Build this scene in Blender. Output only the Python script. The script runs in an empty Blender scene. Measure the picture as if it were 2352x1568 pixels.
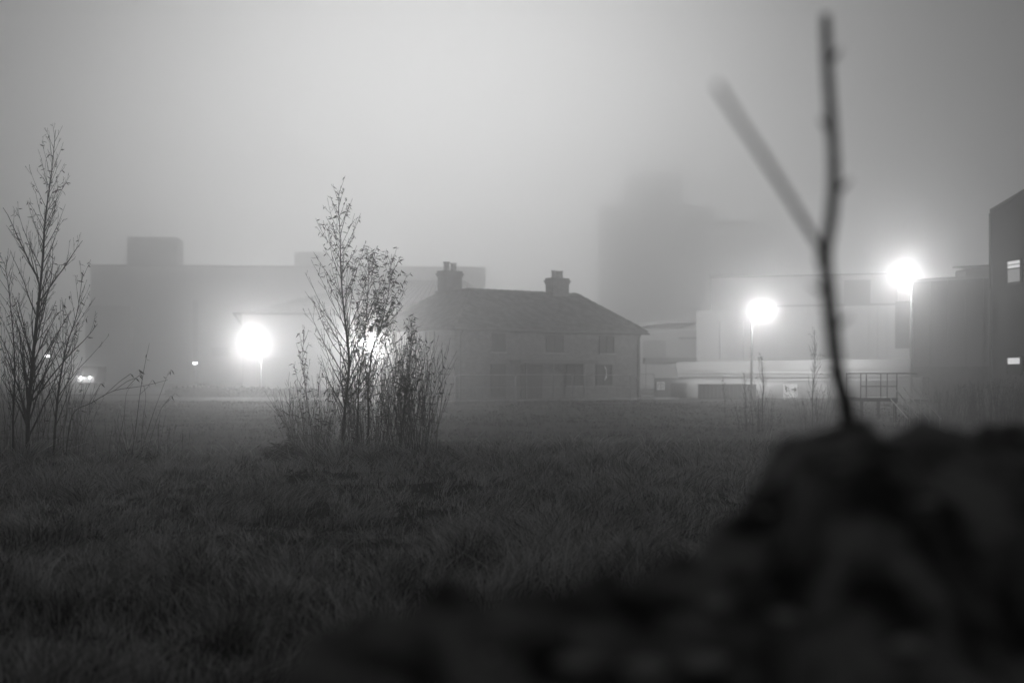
import bpy, math, random
import numpy as np
from mathutils import Vector

S = bpy.context.scene
COL = S.collection
rng = random.Random(11)
NR = np.random.default_rng(5)

# ------------------------------------------------------------------ camera
F = 3267.0            # focal length in pixels of a 2352 wide picture (50 mm on 36 mm)
CX, HY, EYE = 1176.0, 865.0, 1.6
cam = bpy.data.cameras.new("camera")
cam.lens, cam.sensor_width = 50.0, 36.0
cam.shift_y = (HY - 784.0) / 2352.0
cam.clip_start, cam.clip_end = 0.05, 2500.0
cam.dof.use_dof = True
cam.dof.focus_distance = 24.0
cam.dof.aperture_fstop = 1.5
camo = bpy.data.objects.new("camera", cam)
COL.objects.link(camo)
camo.location = (0, 0, EYE)
camo.rotation_euler = (math.radians(90), 0, 0)
S.camera = camo

# ------------------------------------------------------------------ light
SUN_EL, SUN_AZ = math.radians(8.5), math.radians(-3.2)   # azimuth from +Y, negative to the left
W = bpy.data.worlds.new("World")
S.world = W
W.use_nodes = True
nt = W.node_tree
nt.nodes.clear()
sky = nt.nodes.new('ShaderNodeTexSky')
sky.sky_type = 'NISHITA'
sky.sun_disc = False
sky.sun_elevation = SUN_EL
sky.sun_rotation = SUN_AZ
sky.dust_density = 0.2
bw = nt.nodes.new('ShaderNodeRGBToBW')
bg = nt.nodes.new('ShaderNodeBackground')
bg.inputs['Strength'].default_value = 0.025
wo = nt.nodes.new('ShaderNodeOutputWorld')
nt.links.new(sky.outputs[0], bw.inputs[0])
nt.links.new(bw.outputs[0], bg.inputs['Color'])
nt.links.new(bg.outputs[0], wo.inputs['Surface'])

sun = bpy.data.lights.new("sun", 'SUN')
sun.energy = 0.50
sun.angle = math.radians(24)
sun.color = (1, 1, 1)
suno = bpy.data.objects.new("sun", sun)
COL.objects.link(suno)
to_sun = Vector((math.sin(SUN_AZ) * math.cos(SUN_EL), math.cos(SUN_AZ) * math.cos(SUN_EL), math.sin(SUN_EL)))
suno.rotation_euler = to_sun.to_track_quat('Z', 'Y').to_euler()
suno.location = (0, 0, 60)

S.view_settings.view_transform = 'Standard'
S.view_settings.look = 'None'
S.view_settings.exposure = 0.0
S.view_settings.gamma = 1.0
S.render.engine = 'CYCLES'
cy = S.cycles
cy.max_bounces = 4
cy.diffuse_bounces = 2
cy.glossy_bounces = 1
cy.transmission_bounces = 2
cy.volume_bounces = 2
cy.transparent_max_bounces = 4
cy.caustics_reflective = False
cy.caustics_refractive = False
cy.sample_clamp_indirect = 2.0
cy.use_denoising = True

# ------------------------------------------------------------------ haze
HAZE_DENSITY = 0.0065
HAZE_G = 0.885
HAZE_TOP = 73.0

# ------------------------------------------------------------------ materials
def gray(v):
    return (v, v, v, 1)

def mat(name, v, v2=None, scale=3.0, rough=0.85, detail=5.0, bump=0.0, bscale=None, trans=0.0, stretch=None, island=0.0, tight=0.17):
    """grey surface whose colour wanders between v and v2 with object-space noise"""
    m = bpy.data.materials.new(name)
    m.use_nodes = True
    t = m.node_tree
    b = t.nodes['Principled BSDF']
    b.inputs['Base Color'].default_value = gray(v)
    b.inputs['Roughness'].default_value = rough
    b.inputs['Specular IOR Level'].default_value = 0.25
    if v2 is not None or bump:
        tc = t.nodes.new('ShaderNodeTexCoord')
        src = tc.outputs['Object']
        if stretch:
            mp = t.nodes.new('ShaderNodeMapping')
            mp.inputs['Scale'].default_value = stretch
            t.links.new(src, mp.inputs[0])
            src = mp.outputs[0]
    if v2 is not None:
        n = t.nodes.new('ShaderNodeTexNoise')
        n.inputs['Scale'].default_value = scale
        n.inputs['Detail'].default_value = detail
        t.links.new(src, n.inputs['Vector'])
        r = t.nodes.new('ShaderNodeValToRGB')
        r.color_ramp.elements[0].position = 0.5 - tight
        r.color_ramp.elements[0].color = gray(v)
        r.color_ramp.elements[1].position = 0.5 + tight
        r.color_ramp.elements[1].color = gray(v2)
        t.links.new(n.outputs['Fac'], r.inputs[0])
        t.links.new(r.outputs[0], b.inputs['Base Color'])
        if island:
            gi = t.nodes.new('ShaderNodeNewGeometry')
            mr = t.nodes.new('ShaderNodeMapRange')
            mr.inputs['To Min'].default_value = -island
            mr.inputs['To Max'].default_value = island
            ad = t.nodes.new('ShaderNodeMath')
            ad.operation = 'ADD'
            t.links.new(gi.outputs['Random Per Island'], mr.inputs['Value'])
            t.links.new(mr.outputs[0], ad.inputs[0])
            t.links.new(n.outputs['Fac'], ad.inputs[1])
            t.links.new(ad.outputs[0], r.inputs[0])
    if bump:
        n2 = t.nodes.new('ShaderNodeTexNoise')
        n2.inputs['Scale'].default_value = bscale or scale * 4
        n2.inputs['Detail'].default_value = 6
        t.links.new(src, n2.inputs['Vector'])
        bp = t.nodes.new('ShaderNodeBump')
        bp.inputs['Strength'].default_value = bump
        t.links.new(n2.outputs['Fac'], bp.inputs['Height'])
        t.links.new(bp.outputs[0], b.inputs['Normal'])
    if trans:
        tr = t.nodes.new('ShaderNodeBsdfTranslucent')
        tr.inputs['Color'].default_value = gray(v2 or v)
        if v2 is not None:
            t.links.new(r.outputs[0], tr.inputs['Color'])
        mx = t.nodes.new('ShaderNodeMixShader')
        mx.inputs[0].default_value = trans
        out = t.nodes['Material Output']
        t.links.new(b.outputs[0], mx.inputs[1])
        t.links.new(tr.outputs[0], mx.inputs[2])
        t.links.new(mx.outputs[0], out.inputs['Surface'])
    return m

def brick_mat(name, v, v2, mortar, sc=1.0):
    m = bpy.data.materials.new(name)
    m.use_nodes = True
    t = m.node_tree
    b = t.nodes['Principled BSDF']
    b.inputs['Roughness'].default_value = 0.9
    tc = t.nodes.new('ShaderNodeTexCoord')
    sp = t.nodes.new('ShaderNodeSeparateXYZ')
    ad = t.nodes.new('ShaderNodeMath')
    ad.operation = 'ADD'
    cb = t.nodes.new('ShaderNodeCombineXYZ')
    t.links.new(tc.outputs['Object'], sp.inputs[0])
    t.links.new(sp.outputs['X'], ad.inputs[0])
    t.links.new(sp.outputs['Y'], ad.inputs[1])
    t.links.new(ad.outputs[0], cb.inputs[0])
    t.links.new(sp.outputs['Z'], cb.inputs[1])
    br = t.nodes.new('ShaderNodeTexBrick')
    br.inputs['Color1'].default_value = gray(v)
    br.inputs['Color2'].default_value = gray(v2)
    br.inputs['Mortar'].default_value = gray(mortar)
    br.inputs['Scale'].default_value = sc
    br.inputs['Brick Width'].default_value = 0.30
    br.inputs['Row Height'].default_value = 0.10
    br.inputs['Mortar Size'].default_value = 0.008
    t.links.new(cb.outputs[0], br.inputs['Vector'])
    n = t.nodes.new('ShaderNodeTexNoise')
    n.inputs['Scale'].default_value = 2.2
    n.inputs['Detail'].default_value = 8
    t.links.new(tc.outputs['Object'], n.inputs['Vector'])
    mx = t.nodes.new('ShaderNodeMix')
    mx.data_type = 'RGBA'
    mx.blend_type = 'MULTIPLY'
    mx.inputs[0].default_value = 0.75
    t.links.new(br.outputs['Color'], mx.inputs[6])
    t.links.new(n.outputs['Fac'], mx.inputs[7])
    t.links.new(mx.outputs[2], b.inputs['Base Color'])
    return m

def emis(name, s):
    m = bpy.data.materials.new(name)
    m.use_nodes = True
    t = m.node_tree
    t.nodes.clear()
    e = t.nodes.new('ShaderNodeEmission')
    e.inputs['Strength'].default_value = s
    o = t.nodes.new('ShaderNodeOutputMaterial')
    t.links.new(e.outputs[0], o.inputs['Surface'])
    return m

LAMP_A, LAMP_B, FILL_SPOT, HEAD = 3700.0, 2500.0, 5000.0, 260.0   # watts: left pair, right pair, added spots brightening the walls behind, headlights

M = dict(
    soil=mat('field_soil', 0.02, 0.07, 0.35, 0.95, 10, 0.6, 5.0),
    tarmac=mat('tarmac', 0.025, 0.045, 0.5, 0.8, 6, 0.2, 30),
    earth=mat('mound_earth', 0.03, 0.32, 8.0, 0.95, 9, 1.0, 26, tight=0.11),
    stone=mat('pale_stone', 0.4, 0.62, 9, 0.9, 6, 0.5, 40),
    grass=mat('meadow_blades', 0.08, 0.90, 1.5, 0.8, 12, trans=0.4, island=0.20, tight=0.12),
    field=mat('field_blades', 0.03, 0.12, 0.3, 0.8, 10, trans=0.3, island=0.2),
    straw=mat('dry_straw', 0.45, 0.62, 8, 0.7, 3, trans=0.4),
    bark=mat('bark', 0.025, 0.06, 12, 0.9),
    twig=mat('twig_bark', 0.035, 0.10, 30, 0.8, 5, 0.5, 160),
    leaf=mat('leaf', 0.02, 0.045, 9, 0.7),
    brick=brick_mat('house_brick', 0.12, 0.26, 0.32),
    stack=brick_mat('chimney_brick', 0.16, 0.26, 0.3),
    tile=mat('roof_tile', 0.05, 0.18, 2.2, 0.85, 10, 0.5, 14),
    board=mat('window_board', 0.025, 0.05, 2.0, 0.7),
    frame=mat('window_frame', 0.16, 0.24, 2.0, 0.6),
    timber=mat('dark_timber', 0.02, 0.04, 5, 0.95),
    pot=mat('clay_pot', 0.28, 0.42, 6, 0.8),
    clad=mat('pale_cladding', 0.34, 0.50, 0.12, 0.6, 6, stretch=(1, 1, 0.15)),
    hoarding=mat('hoarding_board', 0.10, 0.17, 0.4, 0.8, 8),
    clad_grey=mat('grey_cladding', 0.30, 0.42, 0.1, 0.7, 6, stretch=(1, 1, 0.2)),
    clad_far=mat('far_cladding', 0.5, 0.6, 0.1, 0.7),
    clad_dark=mat('dark_cladding', 0.06, 0.12, 0.15, 0.7, 6, stretch=(1, 1, 0.2)),
    roofing=mat('seam_roofing', 0.35, 0.5, 0.5, 0.5, 5),
    conc=mat('concrete', 0.22, 0.34, 0.8, 0.9, 7, 0.3, 12),
    steel=mat('galvanised_steel', 0.35, 0.5, 3, 0.45),
    dark=mat('dark_metal', 0.04, 0.06, 3, 0.5),
    post=mat('painted_post', 0.10, 0.16, 3, 0.6),
    white=mat('white_paint', 0.65, 0.8, 3, 0.6),
    black=mat('black_paint', 0.03, 0.04, 3, 0.6),
    rubber=mat('rubber', 0.03, 0.04, 3, 0.9),
    glass=mat('window_glass', 0.04, 0.05, 3, 0.15),
)

# ------------------------------------------------------------------ mesh tools
class MB:
    def __init__(self):
        self.v, self.f = [], []

    def add(self, vs, fs):
        o = len(self.v)
        self.v.extend([tuple(p) for p in vs])
        self.f.extend([tuple(i + o for i in f) for f in fs])

    def box(self, x0, x1, y0, y1, z0, z1):
        self.add([(x0, y0, z0), (x1, y0, z0), (x1, y1, z0), (x0, y1, z0), (x0, y0, z1), (x1, y0, z1), (x1, y1, z1), (x0, y1, z1)],
                 [(3, 2, 1, 0), (4, 5, 6, 7), (0, 1, 5, 4), (1, 2, 6, 5), (2, 3, 7, 6), (3, 0, 4, 7)])

    def wall(self, A, B, d0, d1, z0, z1, t0=0.0, t1=1.0, z1b=None):
        """box along the plan line A-B between fractions t0,t1; d0..d1 = distance behind (+) the line; z1b = other top height at B"""
        ax, ay = A
        bx, by = B
        L = math.hypot(bx - ax, by - ay)
        ux, uy = (bx - ax) / L, (by - ay) / L
        nx, ny = -uy, ux
        if ny < 0:
            nx, ny = -nx, -ny
        P = []
        for z, zb in ((z0, z0), (z1, z1 if z1b is None else z1b)):
            for t, d in ((t0, d0), (t1, d0), (t1, d1), (t0, d1)):
                zz = z if t == t0 else zb
                P.append((ax + ux * L * t + nx * d, ay + uy * L * t + ny * d, zz))
        self.add(P, [(3, 2, 1, 0), (4, 5, 6, 7), (0, 1, 5, 4), (1, 2, 6, 5), (2, 3, 7, 6), (3, 0, 4, 7)])

    def skew(self, A, B, dep, z0, z1, t0=0.0, t1=1.0, off=0.0, z1b=None):
        """block whose side walls run straight away from the field (skewed plan)"""
        P = []
        for z, zb in ((z0, z0), (z1, z1 if z1b is None else z1b)):
            for t, d in ((t0, off), (t1, off), (t1, off + dep), (t0, off + dep)):
                x, y = A[0] + (B[0] - A[0]) * t, A[1] + (B[1] - A[1]) * t
                k = 1 + d / math.hypot(x, y)
                P.append((x * k, y * k, z if t == t0 else zb))
        self.add(P, [(3, 2, 1, 0), (4, 5, 6, 7), (0, 1, 5, 4), (1, 2, 6, 5), (2, 3, 7, 6), (3, 0, 4, 7)])

    def tube(self, pts, radii, n=5, cap=True):
        pts = [Vector(p) for p in pts]
        k = len(pts)
        if not hasattr(radii, '__len__'):
            radii = [radii] * k
        ref = Vector((0.31, 0.77, 0.12))
        vs = []
        for i, p in enumerate(pts):
            d = (pts[min(i + 1, k - 1)] - pts[max(i - 1, 0)])
            if d.length < 1e-9:
                d = Vector((0, 0, 1))
            d.normalize()
            a = d.cross(ref)
            if a.length < 0.05:
                a = d.cross(Vector((1, 0, 0)))
            a.normalize()
            b = d.cross(a)
            for j in range(n):
                w = 2 * math.pi * j / n
                vs.append(p + (a * math.cos(w) + b * math.sin(w)) * radii[i])
        fs = []
        for i in range(k - 1):
            for j in range(n):
                j2 = (j + 1) % n
                fs.append((i * n + j, i * n + j2, (i + 1) * n + j2, (i + 1) * n + j))
        if cap:
            fs.append(tuple(range(n - 1, -1, -1)))
            fs.append(tuple((k - 1) * n + j for j in range(n)))
        self.add(vs, fs)

    def lathe(self, c, prof, n=16):
        """prof = [(radius, z)...] round the vertical through c"""
        self.tube([(c[0], c[1], c[2] + z) for r, z in prof], [r for r, z in prof], n)

    def sphere(self, c, r, n=14, m=8, sz=1.0):
        self.lathe(c, [(max(1e-3, r * math.sin(math.pi * i / m)), -r * sz * math.cos(math.pi * i / m)) for i in range(m + 1)], n)

ORG = {}

def tag(o, label=None, cat=None, group=None, kind=None):
    if label: o['label'] = label
    if cat: o['category'] = cat
    if group: o['group'] = group
    if kind: o['kind'] = kind
    return o

def thing(name, label, cat, loc=(0, 0, 0), group=None):
    o = bpy.data.objects.new(name, None)
    o.empty_display_size = 0.3
    o.location = loc
    COL.objects.link(o)
    ORG[o.name] = Vector(loc)
    return tag(o, label, cat, group)

def obj(name, mb, m, parent=None, loc=None, smooth=False):
    me = bpy.data.meshes.new(name)
    org = ORG[parent.name] if parent is not None else Vector(loc or (0, 0, 0))
    v = np.array(mb.v, dtype=np.float32).reshape(-1, 3) - np.array(org, dtype=np.float32)
    me.from_pydata(v.tolist(), [], mb.f)
    me.update()
    me.materials.append(m)
    o = bpy.data.objects.new(name, me)
    COL.objects.link(o)
    if parent is not None:
        o.parent = parent
    else:
        o.location = org
    ORG[o.name] = org
    if smooth:
        me.polygons.foreach_set('use_smooth', [True] * len(me.polygons))
    return o

def big_mesh(name, V, faces_quads, m, tris=None):
    """numpy arrays -> mesh"""
    me = bpy.data.meshes.new(name)
    nq = len(faces_quads)
    ntri = 0 if tris is None else len(tris)
    me.vertices.add(len(V))
    me.vertices.foreach_set('co', V.astype(np.float32).ravel())
    idx = faces_quads.ravel()
    starts = np.arange(nq) * 4
    tot = np.full(nq, 4)
    if ntri:
        starts = np.concatenate([starts, nq * 4 + np.arange(ntri) * 3])
        tot = np.concatenate([tot, np.full(ntri, 3)])
        idx = np.concatenate([idx, tris.ravel()])
    me.loops.add(len(idx))
    me.loops.foreach_set('vertex_index', idx.astype(np.int32))
    me.polygons.add(nq + ntri)
    me.polygons.foreach_set('loop_start', starts.astype(np.int32))
    me.polygons.foreach_set('loop_total', tot.astype(np.int32))
    me.update(calc_edges=True)
    me.materials.append(m)
    o = bpy.data.objects.new(name, me)
    COL.objects.link(o)
    return o

def px(x, y, d):
    """a point d metres away that stands where the picture column x and row y are"""
    return Vector(((x - CX) * d / F, d, EYE + (HY - y) * d / F))

def pp(x, d):
    return ((x - CX) * d / F, d)

def zz(y, d):
    return EYE + (HY - y) * d / F

# value noise in numpy
_T = NR.random((256, 256))
def vnoise(x, y):
    xi, yi = np.floor(x).astype(int), np.floor(y).astype(int)
    fx, fy = x - xi, y - yi
    fx = fx * fx * (3 - 2 * fx)
    fy = fy * fy * (3 - 2 * fy)
    a = _T[xi % 256, yi % 256]; b = _T[(xi + 1) % 256, yi % 256]
    c = _T[xi % 256, (yi + 1) % 256]; d = _T[(xi + 1) % 256, (yi + 1) % 256]
    return (a * (1 - fx) + b * fx) * (1 - fy) + (c * (1 - fx) + d * fx) * fy
def fbm(x, y, o=4):
    s = 0; a = 0.5; t = 0
    for i in range(o):
        s = s + a * vnoise(x * 2 ** i + 17.3 * i, y * 2 ** i + 5.1 * i)
        t += a
        a *= 0.5
    return s / t - 0.5

def sstep(a, b, x):
    t = np.clip((x - a) / (b - a), 0, 1)
    return t * t * (3 - 2 * t)

def ground_z(x, y):
    x = np.asarray(x, float); y = np.asarray(y, float)
    crest = 27.0 + 1.6 * np.sin(x * 0.35 + 0.6) + 0.12 * x
    z = 0.22 * fbm(x * 0.45, y * 0.45) * (1 - sstep(34, 60, y)) * sstep(2, 7, y)
    z = z + 0.06 * sstep(15, 26, y)
    z = z + 0.15 * (fbm(x * 1.3 + 5, y * 1.3, 2) - .05) * sstep(4, 8, y) * (1 - sstep(27, 33, y))
    z = z - 0.42 * sstep(crest, crest + 7, y) + 0.36 * sstep(48, 92, y)
    z = z + 0.16 * fbm(x * 0.12 + 9, y * 0.07) * sstep(30, 50, y) * (1 - sstep(85, 100, y))
    return z
def gz(x, y):
    return float(ground_z(np.array([x]), np.array([y]))[0])

# ------------------------------------------------------------------ the ground
def ground():
    ys = np.concatenate([np.arange(-30, 2, 2.0), np.arange(2, 36, 0.25), np.arange(36, 100, 1.0), np.arange(100, 200, 8), np.arange(200, 901, 50)])
    xs = np.concatenate([np.arange(-500, -60, 40), np.arange(-60, -16, 2), np.arange(-16, 16, 0.25), np.arange(16, 60, 2), np.arange(60, 501, 40)])
    X, Y = np.meshgrid(xs, ys)
    Z = ground_z(X, Y)
    V = np.stack([X.ravel(), Y.ravel(), Z.ravel()], 1)
    nx, ny = len(xs), len(ys)
    i = (np.arange(ny - 1)[:, None] * nx + np.arange(nx - 1)[None, :]).ravel()
    Q = np.stack([i, i + 1, i + 1 + nx, i + nx], 1)
    o = big_mesh('ground', V, Q, M['soil'])
    o.data.polygons.foreach_set('use_smooth', [True] * len(o.data.polygons))
    tag(o, kind='structure')
    y = MB()
    y.box(-240, 240, 122, 400, -0.12, 0.075)
    tag(obj('yard', y, M['tarmac'], loc=(0, 122, 0)), kind='structure')
ground()

def path():
    m = MB()
    P0 = Vector((-3.69, 92.0)); f = Vector((.79, .6131)); n = Vector((.6131, -.79))
    pts = []
    for a, b in ((-1.2, 3.1), (17.2, 3.1), (17.2, 1.7), (-1.2, 1.7)):
        p = P0 + f * a + n * b
        pts.append((p.x, p.y))
    m.add([(x, y, .02) for x, y in pts] + [(x, y, .14) for x, y in pts], [(3, 2, 1, 0), (4, 5, 6, 7), (0, 1, 5, 4), (1, 2, 6, 5), (2, 3, 7, 6), (3, 0, 4, 7)])
    tag(obj('path', m, M['conc'], loc=(0, 92, 0)), kind='structure')
path()

# ------------------------------------------------------------------ grass
def blades(n, y0, y1, hmin, hmax, wid, name, m, lean, power=1.0, zoff=0.0):
    u = NR.random(n)
    y = (y0 ** power + u * (y1 ** power - y0 ** power)) ** (1 / power)
    half = y * 0.40 + 2.0
    x = (NR.random(n) * 2 - 1) * half
    # gather the blades into tussocks
    cx = np.round(x / 0.5 + fbm(x, y) * 2); cyy = np.round(y / 0.5)
    tx = (cx + (_T[(cx.astype(int)) % 256, (cyy.astype(int)) % 256] - 0.5) * 1.3) * 0.5
    ty = (cyy + (_T[(cyy.astype(int) + 7) % 256, (cx.astype(int)) % 256] - 0.5) * 1.3) * 0.5
    k = 0.75 * NR.random(n)
    dx0, dy0 = x - tx, y - ty
    x = x * (1 - k) + tx * k
    y = y * (1 - k) + ty * k
    patch = fbm(x * 0.7 + 40, y * 0.7 + 3, 3)
    tall = _T[(cx.astype(int) + 31) % 256, (cyy.astype(int) + 5) % 256]
    h = (hmin + (hmax - hmin) * NR.random(n) ** 1.7) * (0.35 + 0.95 * tall) * np.clip(1.0 + 2.4 * patch, 0.35, 1.7)
    keep = NR.random(n) < np.clip(0.85 + 3.0 * patch, 0.5, 1)
    # nothing grows inside the mound
    keep &= ~((y < 6.0) & (x > -1.5))
    x, y, h, dx0, dy0 = x[keep], y[keep], h[keep], dx0[keep], dy0[keep]
    n = len(x)
    z = ground_z(x, y) + zoff
    # blade: lean grows with height, tips droop
    wind = 0.12 + 1.5 * fbm(x * 0.5, y * 0.5 + 50, 2)
    ang = NR.normal(0, 1.0, n)
    lx = wind * lean + np.sin(ang) * 0.55 + dx0 * 1.4
    ly = -0.12 + np.cos(NR.random(n) * 6.28) * 0.45 + dy0 * 1.4
    w = wid * (0.5 + NR.random(n)) * (0.30 + y / 27.0)
    tw = NR.random(n) * math.pi
    wx, wy = np.cos(tw) * w / 2, np.sin(tw) * w / 2 * 0.6
    hb = h * (0.75 + 0.25 * NR.random(n))
    V = np.empty((n, 7, 3))
    for k_, (s, ww) in enumerate(((0, 1.0), (0.42, 0.85), (0.78, 0.55))):
        bx = x + lx * h * s ** 1.8
        by = y + ly * h * s ** 1.8
        bz = z + hb * (s - 0.22 * s ** 3)
        V[:, 2 * k_, 0] = bx - wx * ww; V[:, 2 * k_, 1] = by - wy * ww; V[:, 2 * k_, 2] = bz - (0.03 if k_ == 0 else 0)
        V[:, 2 * k_ + 1, 0] = bx + wx * ww; V[:, 2 * k_ + 1, 1] = by + wy * ww; V[:, 2 * k_ + 1, 2] = V[:, 2 * k_, 2]
    V[:, 6, 0] = x + lx * h * 1.12; V[:, 6, 1] = y + ly * h * 1.12
    V[:, 6, 2] = z + hb * (0.80 + 0.15 * NR.random(n))
    b = (np.arange(n) * 7)[:, None]
    Q = np.concatenate([b + np.array([[0, 1, 3, 2]]), b + np.array([[2, 3, 5, 4]])])
    T = b + np.array([[4, 5, 6]])
    o = big_mesh(name, V.reshape(-1, 3), Q, m, T)
    return o
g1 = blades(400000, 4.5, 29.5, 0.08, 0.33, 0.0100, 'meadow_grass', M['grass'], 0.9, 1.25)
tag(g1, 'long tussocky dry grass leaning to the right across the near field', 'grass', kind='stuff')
g3 = blades(26000, 7.0, 29.0, 0.16, 0.50, 0.0095, 'dry_stalks', M['straw'], 0.8, 1.3)
tag(g3, 'scattered taller pale dead grass stalks standing out of the near field', 'grass', kind='stuff')
g2 = blades(120000, 28.0, 92.0, 0.04, 0.14, 0.016, 'field_grass', M['field'], 0.6, 1.25)
tag(g2, 'short dark grass over the hollow field before the brick house', 'grass', kind='stuff')

# ------------------------------------------------------------------ plants
def smooth_path(pts, per=4):
    P = [Vector(p) for p in pts]
    out = []
    for i in range(len(P) - 1):
        p0, p1, p2, p3 = P[max(i - 1, 0)], P[i], P[i + 1], P[min(i + 2, len(P) - 1)]
        for k in range(per):
            t = k / per
            out.append(0.5 * ((2 * p1) + (p2 - p0) * t + (2 * p0 - 5 * p1 + 4 * p2 - p3) * t * t + (3 * p1 - p0 - 3 * p2 + p3) * t ** 3))
    out.append(P[-1])
    return out

def lance(mb, p, d, L, w):
    """a narrow pointed leaf, folded along its rib"""
    d = d.normalized()
    s = d.cross(Vector((rng.uniform(-1, 1), rng.uniform(-1, 1), rng.uniform(-1, 1))))
    if s.length < 0.05:
        s = Vector((1, 0, 0))
    s.normalize()
    up = d.cross(s)
    m1 = p + d * L * 0.35 - up * L * 0.05
    m2 = p + d * L * 0.7 - up * L * 0.12
    mb.add([p, m1 + s * w + up * w * .4, m1, m1 - s * w + up * w * .4, m2 + s * w * .7 + up * w * .3, m2, m2 - s * w * .7 + up * w * .3, p + d * L - up * L * 0.22],
           [(0, 1, 2), (0, 2, 3), (1, 4, 5, 2), (3, 2, 5, 6), (4, 7, 5), (6, 5, 7)])

def shoot(tw, lf, p, d, L, r, depth, spread, leafy, kids, upcurve=0.35):
    """one ascending shoot with its side twigs"""
    n = max(3, int(L / 0.16))
    n = min(n, 9)
    pts = [p.copy()]
    dd = d.normalized()
    dirs = [dd.copy()]
    for i in range(n):
        dd = (dd + Vector((rng.gauss(0, .07), rng.gauss(0, .07), upcurve / n + rng.gauss(0, .03)))).normalized()
        pts.append(pts[-1] + dd * (L / n))
        dirs.append(dd.copy())
    rad = [max(0.0027, r * (1 - 0.8 * i / n)) for i in range(n + 1)]
    tw.tube(pts, rad, 4 if r < 0.012 else 5, cap=False)
    if depth > 0:
        k = max(1, int(kids * L))
        for j in range(k):
            t = rng.uniform(0.12, 0.95)
            i = min(n - 1, int(t * n))
            q = pts[i].lerp(pts[i + 1], t * n - i)
            az = rng.uniform(0, 2 * math.pi)
            side = Vector((math.cos(az), math.sin(az), 0))
            nd = dirs[i] * math.cos(spread) + side * math.sin(spread)
            shoot(tw, lf, q, nd, L * (1 - t * 0.55) * rng.uniform(.25, .5), rad[i] * 0.55, depth - 1, spread, leafy, kids * 1.3, upcurve)
    if leafy > 0:
        for j in range(int(leafy * L * 6 + rng.random())):
            t = rng.uniform(0.25, 1.0)
            i = min(n - 1, int(t * n))
            q = pts[i].lerp(pts[i + 1], t * n - i)
            az = rng.uniform(0, 2 * math.pi)
            ld = Vector((math.cos(az) * .8, math.sin(az) * .8, rng.uniform(-1.1, .35)))
            lance(lf, q, ld, rng.uniform(.07, .13), rng.uniform(.008, .013))

def sapling(name, label, cat, path_px, depth, r0, n_branch, blen, leafy, spread=0.5, first=0.15, levels=2, kids=4.0, group=None, leaf_from=0.0, extra=()):
    """tree drawn along picture points (x, y) at one distance; bigger branches grow out of the stem all round"""
    pts = []
    wob = rng.uniform(0, 6)
    for i, (x, y) in enumerate(path_px):
        v = px(x, y, depth)
        v.y += 0.12 * math.sin(wob + i * 1.3)
        pts.append(v)
    base = pts[0].copy()
    base.z = gz(base.x, base.y) - 0.05
    pts[0] = base
    t = thing(name, label, cat, tuple(base), group)
    P = smooth_path(pts, 5)
    H = P[-1].z - base.z
    trunk, tw, lf = MB(), MB(), MB()
    n = len(P) - 1
    rad = [max(0.003, r0 * (1 - 0.93 * i / n)) for i in range(n + 1)]
    trunk.tube(P, rad, 7)
    for j in range(n_branch):
        u = first + (0.97 - first) * ((j + rng.random()) / n_branch)
        i = min(n - 1, int(u * n))
        q = P[i].lerp(P[i + 1], u * n - i)
        az = j * 2.4 + rng.uniform(-.5, .5)
        side = Vector((math.cos(az), math.sin(az), 0))
        tang = (P[i + 1] - P[i]).normalized()
        sp = spread * rng.uniform(0.75, 1.25)
        d = tang * math.cos(sp) + side * math.sin(sp)
        L = blen * (1.05 - u) ** 0.75 * rng.uniform(0.6, 1.15) + 0.12
        shoot(tw, lf, q, d, L, max(0.0055, rad[i] * 0.5), levels, spread * .9, leafy if u > leaf_from else leafy * .25, kids)
    for (x0, y0, dz, L, ang) in extra:
        q = px(x0, y0, depth)
        d = Vector((math.sin(ang), dz, math.cos(ang)))
        shoot(tw, lf, q, d, L, r0 * 0.42, levels, spread, leafy, kids, 0.25)
    obj('trunk', trunk, M['bark'], t, smooth=True)
    if tw.v:
        obj('branches', tw, M['bark'], t)
    if lf.v:
        obj('leaves', lf, M['leaf'], t)
    return t

def thicket(name, label, x0, x1, depth, n, ytop, leafy, r=0.006, kids=2.2, cat='shrub', fan=0.16, group=None, levels=1, yd=0.8):
    """many thin upright stems from one stool; ytop(x) gives the picture row the stems reach"""
    cxp = 0.5 * (x0 + x1)
    bx, by = pp(cxp, depth)
    t = thing(name, label, cat, (bx, by, gz(bx, by)), group)
    st, lf = MB(), MB()
    for i in range(n):
        x = rng.uniform(x0, x1)
        d = depth + rng.uniform(-yd, yd)
        wx, wy = pp(x, d)
        z0 = gz(wx, wy) - 0.03
        H = (zz(ytop(x), d) - z0) * rng.uniform(0.55, 1.0) ** 0.8
        if H < 0.2: continue
        lean = (x - cxp) / max(1.0, (x1 - x0) / 2) * fan + rng.gauss(0, 0.06)
        dr = Vector((lean, rng.gauss(0, .08), 1))
        shoot(st, lf, Vector((wx - lean * H * .4, wy, z0)), dr, H, r * rng.uniform(.7, 1.3), levels, 0.33, leafy * rng.uniform(0.2, 1.6), kids, 0.12)
    obj('stems', st, M['bark'], t)
    if lf.v:
        obj('leaves', lf, M['leaf'], t)
    return t

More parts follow.
